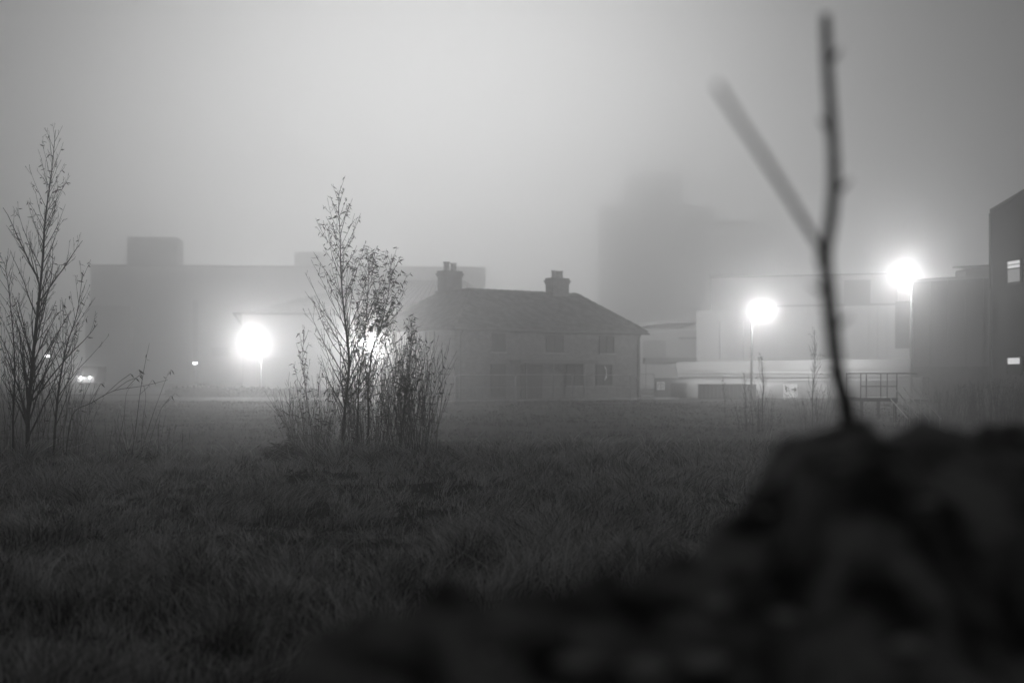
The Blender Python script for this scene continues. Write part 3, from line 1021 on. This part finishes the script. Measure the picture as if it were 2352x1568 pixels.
def pale_block():
    d0, d1 = 168, 160
    A, B = pp(1600, d0), pp(2098, d1)
    t = thing('warehouse', 'long pale clad warehouse with dark upper storey, lit by the two right lamps', 'warehouse', (*pp(1800, 164), 0))
    zf = zz(701, 161)
    m = MB(); m.skew(A, B, 5, -.2, zf, .38, 1); m.skew(A, B, 5, -.2, zz(712, 166), 0, .38); obj('wall', m, M['clad'], t)
    u = MB(); u.skew(A, B, 21, -.2, zz(640, 173), .07, .93, 5.05); obj('upper_storey', u, M['clad_grey'], t)
    p = MB(); p.skew(A, B, .6, zz(640, 173) + .002, zz(636, 173), .065, .935, 5.02); obj('parapet', p, M['clad_dark'], t)
    u = MB(); u.skew(A, B, 3.7, zf + .002, zz(642, 162.5), .69, .81, 1.2); obj('plant_room', u, M['clad_dark'], t)
    c = MB(); c.wall(A, B, -.10, .4, zf + .002, zf + .22, .38, 1); obj('coping', c, M['clad_dark'], t)
    for k in (.42, .55, .68, .80, .88):
        m = MB(); m.wall(A, B, -.06, -.003, 3.2, zf - .02, k, k + .004); obj('cladding_seam', m, M['clad_grey'], t)
    for x in (1654, 1710, 1784, 2018):
        k = (x - 1600) / 498
        m = MB(); m.wall(A, B, -.22, -.063, zz(828, 164), zz(735 if x < 1900 else 702, 164), k, k + .005); obj('downpipe', m, M['clad_grey'], t)
    # tall dark stair window
    k0, k1 = (2058 - 1600) / 498, (2092 - 1600) / 498
    window_part(t, A, B, k0, k1, zz(800, 160.5), zz(692, 160.5), 'board', .12)
pale_block()

def annex():
    d0, d1 = 124, 112
    A, B = pp(1560, d0), pp(2100, d1)
    t = thing('loading_annex', 'low flat-roofed annex with a dark fascia, carrying the two white signs', 'building', (*pp(1800, 118), 0))
    def dep(x): return d0 + (d1 - d0) * (x - 1560) / 540
    m = MB(); m.wall(A, B, 0, 6.5, -.2, zz(866, 118)); obj('wall', m, M['hoarding'], t)
    m = MB(); m.wall(A, B, -.5, 7, zz(850, 119), zz(831, d0), z1b=zz(824, d1)); obj('fascia', m, M['clad_dark'], t)
    m = MB(); m.wall(A, B, -.3, 6.8, zz(866, 118) + .002, zz(850, 119) - .004); obj('soffit_band', m, M['hoarding'], t)
    r = MB()
    r.tube([(A[0], A[1] - 1.2, zz(855, d0)), (B[0], B[1] - 1.2, zz(857, d1))], .07, 6)
    r.tube([(A[0], A[1] - 1.2, zz(862, d0)), (B[0], B[1] - 1.2, zz(864, d1))], .04, 6)
    for i in range(0, 12):
        k = i / 11
        x, y = A[0] + (B[0] - A[0]) * k, A[1] - 1.2 + (B[1] - A[1]) * k
        r.tube([(x, y, zz(866, 118)), (x, y, zz(855, 118))], .03, 5)
    obj('service_pipe', r, M['hoarding'], t)
    for (x0, x1) in ((1930, 1962), (1985, 2010)):
        k0, k1 = (x0 - 1560) / 540, (x1 - 1560) / 540
        m = MB(); m.wall(A, B, -.08, -.003, -.1, 1.35, k0, k1); obj('door', m, M['clad_grey'], t)
    return A, B
annex()

def signs_and_boxes():
    # pale hoarding wall with signs, standing before the annex
    d = 108
    A, B = pp(1504, d), pp(1606, d)
    t = thing('wall_panel', 'pale hoarding beside the dark doorway, holding the circled-letter sign', 'wall', (*pp(1550, d), 0))
    m = MB(); m.wall(A, B, 0, .25, -.1, zz(871, d)); obj('panel', m, M['hoarding'], t)
    m = MB(); m.wall(A, B, -.08, .33, zz(871, d) + .002, zz(868, d)); obj('coping', m, M['clad_dark'], t)
    # doorway
    k0, k1 = (1541 - 1504) / 102, (1577 - 1504) / 102
    m = MB(); m.wall(A, B, -.07, -.003, -.05, zz(879, d), k0, k1); dr = obj('door', m, M['timber'], t)
    m = MB(); m.wall(A, B, -.10, -.071, .5, .56, k1 - .04, k1 - .02); obj('handle', m, M['steel'], dr)
    # sign with a letter in a circle
    c = px(1518, 886, d - .12)
    s = thing('sign', 'small square white sign with a letter T in a circle', 'sign', tuple(c))
    h = .30
    m = MB(); m.box(c.x - h, c.x + h, c.y - .02, c.y + .02, c.z - h, c.z + h * 1.05); obj('plate', m, M['white'], s)
    m = MB()
    ring = [(c.x + .21 * math.cos(i * math.pi / 12), c.y - .03, c.z + .02 + .21 * math.sin(i * math.pi / 12)) for i in range(25)]
    m.tube(ring, .018, 4)
    m.box(c.x - .10, c.x + .10, c.y - .034, c.y - .022, c.z + .10, c.z + .145)
    m.box(c.x - .024, c.x + .024, c.y - .034, c.y - .022, c.z - .13, c.z + .099)
    obj('symbol', m, M['black'], s)
    # arrow sign
    d = 100
    c = px(1815.5, 897, d)
    s = thing('sign', 'larger white board with curved marks and an arrow pointing right', 'sign', (c.x, c.y, .0))
    w, h = .50, .46
    m = MB(); m.box(c.x - w, c.x + w, c.y - .02, c.y + .02, c.z - h, c.z + h); obj('plate', m, M['white'], s)
    for sx in (-.4, .4):
        m = MB(); m.box(c.x + sx - .03, c.x + sx + .03, c.y + .022, c.y + .08, -.1, c.z + h - .05); obj('post', m, M['steel'], s)
    m = MB()
    yy = c.y - .034
    def bar(x0, z0, x1, z1, r=.03):
        m.tube([(c.x + x0, yy, c.z + z0), (c.x + x1, yy, c.z + z1)], r, 4)
    bar(.06, .09, .34, .09, .045)
    m.add([(c.x + .27, yy, c.z + .26), (c.x + .45, yy, c.z + .09), (c.x + .27, yy, c.z - .10), (c.x + .27, yy - .02, c.z + .26), (c.x + .45, yy - .02, c.z + .09), (c.x + .27, yy - .02, c.z - .10)],
          [(3, 5, 4), (0, 1, 2), (0, 3, 4, 1), (1, 4, 5, 2), (2, 5, 3, 0)])
    arc = [(c.x - .36 + .10 * math.cos(k), yy, c.z + .12 + .20 * math.sin(k)) for k in [i * .35 - 1.5 for i in range(10)]]
    m.tube(arc, .022, 4)
    arc = [(c.x - .20 + .09 * math.cos(k), yy, c.z + .10 + .16 * math.sin(k)) for k in [i * .5 for i in range(13)]]
    m.tube(arc, .020, 4)
    arc = [(c.x - .26 + .16 * math.cos(k), yy, c.z - .16 + .20 * math.sin(k)) for k in [3.2 + i * .3 for i in range(9)]]
    m.tube(arc, .022, 4)
    obj('symbol', m, M['black'], s)
    # dark container
    d = 102
    A, B = pp(1603, d), pp(1702, d - 2)
    t = thing('container', 'dark ribbed container on the ground before the annex', 'container', (*pp(1650, d), 0))
    m = MB(); m.wall(A, B, 0, 2.4, -.05, zz(884, d)); obj('body', m, M['clad_dark'], t)
    obj('rib', seams(A, B, .1, zz(886, d), .3, -.05, .1), M['clad_dark'], t)
    m = MB(); m.wall(A, B, -.06, 2.46, zz(884, d) + .002, zz(881.5, d)); obj('lid', m, M['clad_dark'], t)
    # right pale hoarding behind the arrow sign
    d = 106
    A, B = pp(1706, d), pp(2092, d - 3)
    t = thing('wall_panel', 'long low pale wall behind the arrow sign and the saplings', 'wall', (*pp(1900, d), 0))
    m = MB(); m.wall(A, B, 0, .3, -.1, zz(876, d)); obj('panel', m, M['hoarding'], t)
    m = MB(); m.wall(A, B, -.08, .38, zz(876, d) + .002, zz(873, d)); obj('coping', m, M['clad_dark'], t)
    obj('panel_joint', seams(A, B, 0, zz(877, d), 2.4, -.04, .06), M['clad_dark'], t)
signs_and_boxes()

def right_block():
    d = 90
    A, B = pp(2097, d), pp(2480, d - 8)
    t = thing('office_block', 'dark windowless block right of the big lamp, with a curved-roof unit on top', 'building', (*pp(2200, d), 0))
    zt = zz(648, d)
    m = MB(); m.skew(A, B, 22, -.2, zt); obj('wall', m, M['clad_dark'], t)
    m = MB(); m.wall(A, B, -.1, .3, zt + .002, zt + .18); obj('coping', m, M['clad_grey'], t)
    def k(x): return (x - 2097) / 383
    u = MB()
    n = 8
    for i in range(n):
        a, b = i / n, (i + 1) / n
        h = lambda v: zz(624 - 9 * math.sin(v * math.pi * .6), d)
        u.wall(A, B, 1.5, 6, zt + .19, h(a), k(2172 + 95 * a), k(2172 + 95 * b), z1b=h(b))
    ru = obj('roof_unit', u, M['clad_grey'], t)
    u = MB(); u.wall(A, B, 1.2, 6.3, zz(617, d) , zz(615, d), k(2170), k(2268)); obj('unit_cap', u, M['clad_dark'], ru)
    u = MB(); u.wall(A, B, 1.38, 1.49, zt + .2, zz(627, d), k(2173), k(2196)); obj('unit_end', u, M['clad'], ru)
    b = MB(); b.wall(A, B, -.25, -.003, -.1, zz(842, d)); obj('plinth', b, M['board'], t)
    obj('cladding_seam', seams(A, B, zz(842, d) + .02, zt - .05, 1.2, -.04, .05), M['clad_dark'], t)
    # pale box low on the wall
    m = MB(); m.wall(A, B, -1.0, -.26, .2, zz(866, d), k(2118), k(2142)); obj('meter_box', m, M['clad'], t)
right_block()

M['pane_lit'] = emis('lit_pane', 0.85)
M['pane_dim'] = emis('dim_pane', 0.28)
def tall_block():
    d = 78
    A, B = pp(2277, d), pp(2700, d - 16)
    t = thing('tall_building', 'tall dark building with a sloping roof and lit windows at the right picture edge', 'building', (*pp(2400, d), 0))
    m = MB(); m.skew(A, B, 25, -.2, zz(489, d), z1b=zz(370, d)); obj('wall', m, M['clad_dark'], t)
    r = MB()
    L = math.hypot(B[0] - A[0], B[1] - A[1])
    def roofp(tt, dz, dd_):
        ux, uy = (B[0] - A[0]) / L, (B[1] - A[1]) / L
        nx, ny = -uy, ux
        x, y = A[0] + ux * L * tt, A[1] + uy * L * tt
        kk = 1 + dd_ / math.hypot(x, y)
        return (x * kk, y * kk, zz(489, d) + (zz(370, d) - zz(489, d)) * tt + dz)
    r.add([roofp(-.01, .003, -.4), roofp(1.01, .003, -.4), roofp(1.01, .003, 25.3), roofp(-.01, .003, 25.3), roofp(-.01, .2, -.4), roofp(1.01, .2, -.4), roofp(1.01, .2, 25.3), roofp(-.01, .2, 25.3)],
          [(3, 2, 1, 0), (4, 5, 6, 7), (0, 1, 5, 4), (1, 2, 6, 5), (2, 3, 7, 6), (3, 0, 4, 7)])
    obj('roof', r, M['dark'], t)
    m = MB(); m.tube([(A[0] - .1, A[1] - .15, -.1), (A[0] - .1, A[1] - .15, zz(491, d))], .08, 8); obj('downpipe', m, M['dark'], t)
    def k(x, dd_=76.0): return (x - 2277) / (2700 - 2277) * (d / (d - 8))
    # upper lit window: a bright strip with two glazing bars and a dim pane below it
    a, b = .115, .20
    w = MB()
    zt, zm, zb = zz(601, 76), zz(617, 76), zz(649, 76)
    e = .004
    w.wall(A, B, -.12, -.003, zt, zt + .1, a, b); w.wall(A, B, -.12, -.003, zb - .1, zb, a, b)
    w.wall(A, B, -.12, -.003, zb, zt, a - e, a); w.wall(A, B, -.12, -.003, zb, zt, b, b + e)
    w.wall(A, B, -.12, -.003, zm - .06, zm, a, b); w.wall(A, B, -.10, -.003, zm + .16, zm + .20, a, b)
    f = obj('window', w, M['dark'], t)
    p = MB(); p.wall(A, B, -.05, -.002, zm, zt, a, b); obj('pane', p, M['pane_lit'], f)
    p = MB(); p.wall(A, B, -.05, -.002, zb, zm - .06, a, b); obj('pane', p, M['pane_dim'], f)
    w = MB(); zt, zm, zb = zz(822, 76), zz(836, 76), zz(858, 76)
    w.wall(A, B, -.12, -.003, zt, zt + .1, a, b); w.wall(A, B, -.12, -.003, zb - .1, zb, a, b)
    w.wall(A, B, -.12, -.003, zb, zt, a - e, a); w.wall(A, B, -.12, -.003, zb, zt, b, b + e); w.wall(A, B, -.12, -.003, zm - .05, zm, a, b)
    f = obj('window', w, M['dark'], t)
    p = MB(); p.wall(A, B, -.05, -.002, zm, zt, a, b); obj('pane', p, M['pane_lit'], f)
    p = MB(); p.wall(A, B, -.05, -.002, zb, zm - .05, a, b); obj('pane', p, M['board'], f)
tall_block()

# ------------------------------------------------------------------ steps and railing on the right
def steps():
    d = 60
    base = px(2040, 930, d)
    t = thing('stair_platform', 'small dark raised platform with tubular railing, right of the saplings', 'platform', (base.x, d, 0))
    m = MB()
    x0, x1 = px(1975, 0, d).x, px(2062, 0, d).x
    zt = zz(913, d)
    m.box(x0, x1, d, d + 3, zt - .16, zt)
    obj('deck', m, M['dark'], t)
    for x in (x0 + .1, x1 - .1):
        for y in (d + .1, d + 2.8):
            m = MB(); m.box(x - .06, x + .06, y - .06, y + .06, -.4, zt - .16); obj('leg', m, M['dark'], t)
    r = MB()
    zr, zm = zz(857, d), zz(887, d)
    for x in (1977, 1990, 2023, 2038, 2060):
        p = px(x, 0, d + .08)
        r.tube([(p.x, p.y, zt), (p.x, p.y, zr)], .024, 6)
    a, b = px(1977, 0, d + .08), px(2060, 0, d + .08)
    r.tube([(a.x, a.y, zr), (b.x, b.y, zr)], .024, 6); r.tube([(a.x, a.y, zm), (b.x, b.y, zm)], .02, 6)
    r.tube([(b.x, b.y, zr), (b.x + .8, b.y - .2, zr - .02)], .024, 6)
    r.tube([(a.x, a.y, zr), (a.x, a.y + 2.6, zr)], .024, 6)
    r.tube([(a.x, a.y + 2.6, zt), (a.x, a.y + 2.6, zr)], .024, 6)
    obj('railing', r, M['dark'], t)
    # four galvanised stair rails running down to the right
    L = ((2046, 916, 2086, 962, 'lowest'), (2060, 897, 2112, 962, 'second'), (2075, 890, 2136, 968, 'third'), (2100, 893, 2162, 962, 'farthest right'))
    t = thing('stair_rails', 'four pale slanting stair rails running down from the platform', 'handrail', (px(2100, 0, 55).x, 55, gz(px(2100, 0, 55).x, 55)))
    for (xa, ya, xb, yb, nm) in L:
        m = MB(); a = px(xa, ya, 58); b = px(xb, yb, 52)
        m.tube([a, b], .022, 6)
        for kk in (.25, .6, .95):
            q = a.lerp(b, kk)
            m.tube([q, (q.x, q.y, gz(q.x, q.y) - .05)], .012, 5)
        obj('rail', m, M['steel'], t)
steps()

# ------------------------------------------------------------------ lamps
def lamp(label, x, y, d, power, r=.36, arm=.55, side=1, spot=0.0, aim=(0, 1, 0)):
    c = px(x, y, d)
    g, cat = 0.0, 'street lamp'
    pxp = c.x + arm * side
    t = thing('street_lamp', label, cat, (pxp, d, g), 'tall lit lamps on posts round the site')
    m = MB()
    m.tube([(pxp, d, g - .2), (pxp, d, g + 1.2), (pxp, d, c.z - .3), (pxp - side * .15, d, c.z + .12), (c.x + .2 * side, d, c.z + .22)], [.13, .10, .065, .05, .045], 10)
    obj('post', m, M['post'], t)
    m = MB(); m.lathe((c.x, d, c.z), [(.05, .42), (.16, .40), (.34, .27), (.36, .20), (.02, .21)], 14)
    obj('hood', m, M['dark'], t)
    m = MB(); m.sphere((c.x, d, c.z), r, 14, 8, .55)
    o = obj('lamp_globe', m, emis('lamp_glow', 14.0), t, smooth=True)
    bl = bpy.data.lights.new('bulb', 'POINT')
    bl.energy = power
    bl.shadow_soft_size = .12
    bo = bpy.data.objects.new('bulb', bl)
    COL.objects.link(bo)
    bo.parent = t
    bo.location = Vector((c.x, d - r - .18, c.z - .02)) - ORG[t.name]
    sp = bpy.data.lights.new('fill_spot', 'SPOT')  # added fill spot beside the bulb, brightens the building walls behind
    sp.energy = spot
    sp.spot_size = math.radians(80)
    sp.spot_blend = 1.0
    sp.shadow_soft_size = .2
    so = bpy.data.objects.new('fill_spot', sp)
    COL.objects.link(so)
    so.parent = t
    so.location = Vector((c.x, d, c.z - .30)) - ORG[t.name]
    so.rotation_euler = Vector((-aim[0], -aim[1], -aim[2])).to_track_quat('Z', 'Y').to_euler()
    return t
lamp('lit lamp left of the middle willows, its glow bright and round before the factory', 583, 787, 114, LAMP_A, side=1, spot=FILL_SPOT * 24, aim=(.1, 1, .05), r=.42)
lamp('lit lamp half hidden behind the middle willows beside the house roof', 832, 788, 100, LAMP_A * .8, side=1, spot=0, r=.30)
lamp('smaller lit lamp between the house and the foreground twig', 1745, 712, 96, LAMP_B * .8, side=-1, spot=FILL_SPOT * 20, aim=(.12, 1, .14))
lamp('largest lit lamp, on a pale post right of the foreground twig', 2072, 633, 94, LAMP_B, side=1, arm=.6, spot=FILL_SPOT * 22, aim=(-.25, 1, 0))

def small_lamp(name, label, x, y, d, s, r):
    c = px(x, y, d)
    t = thing(name, label, 'lamp', (c.x, d, 0))
    m = MB(); m.tube([(c.x, d + .15, -.1), (c.x, d + .15, c.z + .1)], .06, 8); obj('post', m, M['steel'], t)
    m = MB(); m.box(c.x - .24, c.x + .24, d - .05, d + .2, c.z + .10, c.z + .16); obj('hood', m, M['dark'], t)
    m = MB(); m.box(c.x - .20, c.x + .20, d - .03, d + .1, c.z - .06, c.z + .098); obj('lens', m, emis('small_lamp_glow', s * .3), t)
small_lamp('post_lamp', 'small lit lamp seen through the leftmost willow branches', 108, 818, 118, 22, .2)
small_lamp('post_lamp', 'small dim lamp left of the brightest left glow', 448, 834, 150, 60, .2)

def van():
    d = 150.0
    c = px(197, 866, d)
    t = thing('parked_van', 'van seen head-on with both headlights on, beyond the field on the left', 'van', (c.x, d, 0))
    zf = c.z - .02
    zb = zf - .75
    m = MB()
    prof = [(0, .25), (0, .78), (.25, .95), (.9, 1.02), (1.5, 1.75), (1.8, 1.9), (4.6, 1.9), (4.7, .25)]
    n = len(prof)
    vs = [(c.x - .86, d + y, zb + z) for y, z in prof] + [(c.x + .86, d + y, zb + z) for y, z in prof]
    m.add(vs, [tuple(range(n)), tuple(range(2 * n - 1, n - 1, -1))] + [(i, i + n, (i + 1) % n + n, (i + 1) % n) for i in range(n)])
    obj('body', m, M['clad_dark'], t)
    m = MB(); m.add([(c.x - .72, d + .93, zb + 1.08), (c.x + .72, d + .93, zb + 1.08), (c.x + .68, d + 1.44, zb + 1.72), (c.x - .68, d + 1.44, zb + 1.72)], [(0, 1, 2, 3)])
    obj('windscreen', m, M['glass'], t)
    for sx in (-.78, .78):
        for yy in (.85, 3.8):
            m = MB(); m.tube([(c.x + sx - .11, d + yy, zb + .33), (c.x + sx + .11, d + yy, zb + .33)], .33, 14)
            obj('wheel', m, M['rubber'], t)
    for sx, p in ((-.40, 1), (.36, .6)):
        m = MB(); m.sphere((c.x + sx * 1.25, d - .06, zf), .11, 10, 6)
        h = obj('headlight', m, emis('headlight_glow', 14.0), t)
        bl = bpy.data.lights.new('beam', 'POINT')
        bl.energy = HEAD * p
        bl.shadow_soft_size = .06
        bo = bpy.data.objects.new('beam', bl)
        COL.objects.link(bo)
        bo.parent = t
        bo.location = Vector((c.x + sx * 1.25, d - .28, zf)) - ORG[t.name]
van()

# low hedge at the far edge of the field
def hedge():
    d = 112
    A, B = px(386, 0, d).x, px(930, 0, d).x
    t = thing('hedge', 'low scrubby hedge at the far field edge below the left lamps', 'hedge', ((A + B) / 2, d, 0))
    st, lf = MB(), MB()
    n = 1500
    for i in range(n):
        u = rng.random()
        x = A + (B - A) * u
        xp = 386 + 544 * u
        top = zz(889 + 14 * max(0, (u - .25)) + 6 * math.sin(u * 31) * .4, d)
        if u < .02: top *= .8
        y = d + rng.uniform(-1.2, 1.2)
        h = (top + .05) * rng.uniform(.55, 1.08)
        z0 = gz(x, y) - .05
        p = Vector((x, y, z0)); e = Vector((x + rng.gauss(0, .12), y, z0 + h))
        st.tube([p, p.lerp(e, .5) + Vector((rng.gauss(0, .04), 0, 0)), e], [.03, .022, .008], 3, False)
        for k in range(5):
            lance(lf, p.lerp(e, rng.uniform(.3, 1)), Vector((rng.uniform(-1, 1), rng.uniform(-1, 1), rng.uniform(-.4, 1))), rng.uniform(.15, .3), rng.uniform(.04, .08))
    obj('stems', st, M['bark'], t)
    obj('leaves', lf, M['leaf'], t)
hedge()

# ------------------------------------------------------------------ near mound, stones and forked twig
_R = [(650, 1504, 1.50), (700, 1464, 1.52), (850, 1419, 1.60), (975, 1364, 1.70), (1050, 1339, 1.74), (1176, 1334, 1.80), (1251, 1326, 1.84), (1376, 1289, 1.9),
      (1526, 1266, 2.0), (1590, 1252, 2.03), (1622, 1232, 2.05), (1641, 1206, 2.07), (1680, 1180, 2.1), (1735, 1135, 2.16), (1758, 1075, 2.18), (1778, 1020, 2.22), (1816, 997, 2.26),
      (1872, 988, 2.3), (1893, 962, 2.33), (1960, 955, 2.35), (2030, 982, 2.37), (2100, 962, 2.4), (2200, 978, 2.43), (2280, 962, 2.47), (2352, 975, 2.5)]
RX = [-1.6, -.75, -.45, -.30] + [(a - CX) * d / F for a, b, d in _R] + [1.6, 3.0, 4.5]
RY = [1.5, 1.42, 1.42, 1.46] + [d for a, b, d in _R] + [2.8, 3.2, 3.4]
RZ = [.0, .55, .95, 1.22] + [EYE + (HY - b) * d / F for a, b, d in _R] + [1.45, 1.2, .9]
def mound_z(X, Y):
    yr = np.interp(X, RX, RY)
    zr_ = np.interp(X, RX, RZ)
    near = np.clip(yr - Y, 0, None)
    far = np.clip(Y - yr, 0, None)
    z = zr_ - 0.10 * near - 0.42 * near ** 1.6 - 0.25 * far - 1.1 * far ** 1.5
    amp = np.clip(0.25 + near * 2.0 + far * 2, 0, 1)
    lump = 0.13 * fbm(X * 4.2 + 3, Y * 4.2, 3) + 0.10 * np.abs(fbm(X * 9, Y * 9 + 8, 3))
    z = z + (lump - .02) * amp + .05 * fbm(X * 24, Y * 24, 3) + .06 * (np.abs(fbm(X * 10 + 4, Y * 8, 2)) - .11) + .05 * np.abs(fbm(X * 17 + 9, Y * 15 + 2, 2)) - .018
    z = z + .11 * np.clip(fbm(X * 6.5 + 2, Y * 6.5 + 9, 2), -.2, .5) * amp
    return z
def mound():
    xs = np.arange(-1.7, 4.4, .018)
    ys = np.arange(.35, 5.2, .022)
    X, Y = np.meshgrid(xs, ys)
    Z = np.maximum(mound_z(X, Y), -.2)
    V = np.stack([X.ravel(), Y.ravel(), Z.ravel()], 1)
    nx, ny = len(xs), len(ys)
    i = (np.arange(ny - 1)[:, None] * nx + np.arange(nx - 1)[None, :]).ravel()
    o = big_mesh('earth_mound', V, np.stack([i, i + 1, i + 1 + nx, i + nx], 1), M['earth'])
    tag(o, 'lumpy dark heap of earth filling the near right corner, out of focus', 'earth mound')
mound()
def mz(x, y): return float(mound_z(np.array([x]), np.array([y]))[0])
def stone(label, xp, yp, s, flat=.6):
    # find where the sight line meets the near face of the mound
    best = None
    for k in range(60, 330):
        d = k * .01
        p = px(xp, yp, d)
        if mz(p.x, p.y) > p.z:
            best = p; break
    if best is None: return
    c = best
    s *= 1.1
    flat *= .8
    m = MB()
    nlat, nlon = 7, 10
    sd = rng.random() * 50
    vs = []
    for i in range(nlat + 1):
        th = math.pi * i / nlat
        for j in range(nlon):
            ph = 2 * math.pi * j / nlon
            n = 1 + .5 * (vnoise(np.array([sd + 1.6 * math.cos(ph) * math.sin(th) + 5]), np.array([sd + 1.6 * math.sin(ph) * math.sin(th) + 2 * math.cos(th) + 5]))[0] - .5)
            vs.append((c.x + s * n * math.sin(th) * math.cos(ph), c.y + s * .8 * n * math.sin(th) * math.sin(ph), c.z + s * flat * n * math.cos(th) + .2 * s))
    fs = [(i * nlon + j, i * nlon + (j + 1) % nlon, (i + 1) * nlon + (j + 1) % nlon, (i + 1) * nlon + j) for i in range(nlat) for j in range(nlon)]
    m.add(vs, fs)
    o = obj('stone', m, M['stone'], loc=tuple(c), smooth=True)
    tag(o, label, 'stone', 'pale stones bedded in the earth mound')
stone('roundish pale stone alone on the upper right of the mound, brightest up there', 2128, 1158, .014)
stone('long thin pale stone below the foot of the forked twig', 1925, 1078, .014, .35)
stone('small pale stone right of the twig foot, on the mound top', 2050, 1010, .012, .5)
stone('pale stone on the left flank of the mound, below its step', 1640, 1390, .017, .8)
stone('pale stone low in the middle of the mound, the upper of a pair', 1800, 1420, .016, .6)
stone('pale stone at the bottom picture edge, leftmost of the low row', 1120, 1515, .017, .5)
stone('long pale stone at the bottom edge, brightest of the low row', 1470, 1545, .030, .4)
stone('flat pale stone at the bottom, between the brightest and the leftmost of the low row', 1320, 1530, .026, .35)
stone('pale stone at the bottom edge under the middle of the mound', 1620, 1530, .028, .5)
stone('small pale stone on the grass side of the mound, below the step', 1760, 1180, .010, .6)
stone('dull pale stone near the bottom right corner', 2080, 1490, .020, .5)

def forked_twig():
    pts = [px(1950, 985, 2.33), px(1945, 945, 2.33), px(1925, 860, 2.32), px(1910, 750, 2.31), px(1903, 670, 2.3), px(1893, 585, 2.3)]
    base = pts[0]
    base.z = mz(base.x, base.y) - .05
    t = thing('forked_twig', 'bare Y-shaped twig stuck upright in the mound, blurred by nearness', 'twig', tuple(base))
    def knots(P, r0, r1, m):
        n = len(P) - 1
        m.tube(P, [(r0 + (r1 - r0) * i / n) * (1 + .05 * math.sin(i * 2.1)) for i in range(n + 1)], 10)
    m = MB()
    P = smooth_path(pts, 6)
    knots(P, .0150, .0105, m)
    obj('stem', m, M['twig'], t, smooth=True)
    for (xx, yy, sx_, L_) in ((1934, 880, -1, .020), (1915, 750, 1, .016), (1904, 680, -1, .022), (1917, 440, 1, .014), (1912, 300, -1, .012), (1900, 140, 1, .010)):
        c_ = px(xx, yy, 2.315)
        kn = MB()
        kn.tube([c_ - Vector((sx_ * .004, 0, 0)), c_ + Vector((sx_ * .010, -.004, .006)), c_ + Vector((sx_ * (.010 + L_), -.008, .018))], [.009, .0055, .0015], 7)
        obj('bud', kn, M['twig'], t, smooth=True)
    m = MB(); P = smooth_path([px(1893, 592, 2.3), px(1902, 545, 2.3), px(1912, 470, 2.31), px(1915, 380, 2.32), px(1909, 270, 2.33), px(1901, 150, 2.34), px(1896, 35, 2.35)], 6)
    knots(P, .0105, .0080, m); m.sphere(tuple(P[0]), .0135, 10, 7)
    obj('upper_branch', m, M['twig'], t, smooth=True)
    m = MB(); P = smooth_path([px(1894, 590, 2.3), px(1868, 545, 2.24), px(1820, 465, 2.12), px(1760, 370, 1.99), px(1700, 280, 1.87), px(1648, 198, 1.75)], 6)
    knots(P, .0062, .0034, m)
    obj('side_branch', m, M['twig'], t, smooth=True)
forked_twig()

# ------------------------------------------------------------------ the fog
def haze():
    m = MB(); m.box(-300, 300, -45, 580, -1.6, HAZE_TOP)
    mt = bpy.data.materials.new('haze_air')
    mt.use_nodes = True
    t = mt.node_tree
    t.nodes.clear()
    v = t.nodes.new('ShaderNodeVolumePrincipled')
    v.inputs['Color'].default_value = gray(.96)
    v.inputs['Density'].default_value = HAZE_DENSITY
    v.inputs['Anisotropy'].default_value = HAZE_G
    o = t.nodes.new('ShaderNodeOutputMaterial')
    t.links.new(v.outputs[0], o.inputs['Volume'])
    ob = obj('haze', m, mt)
    tag(ob, kind='stuff')
haze()
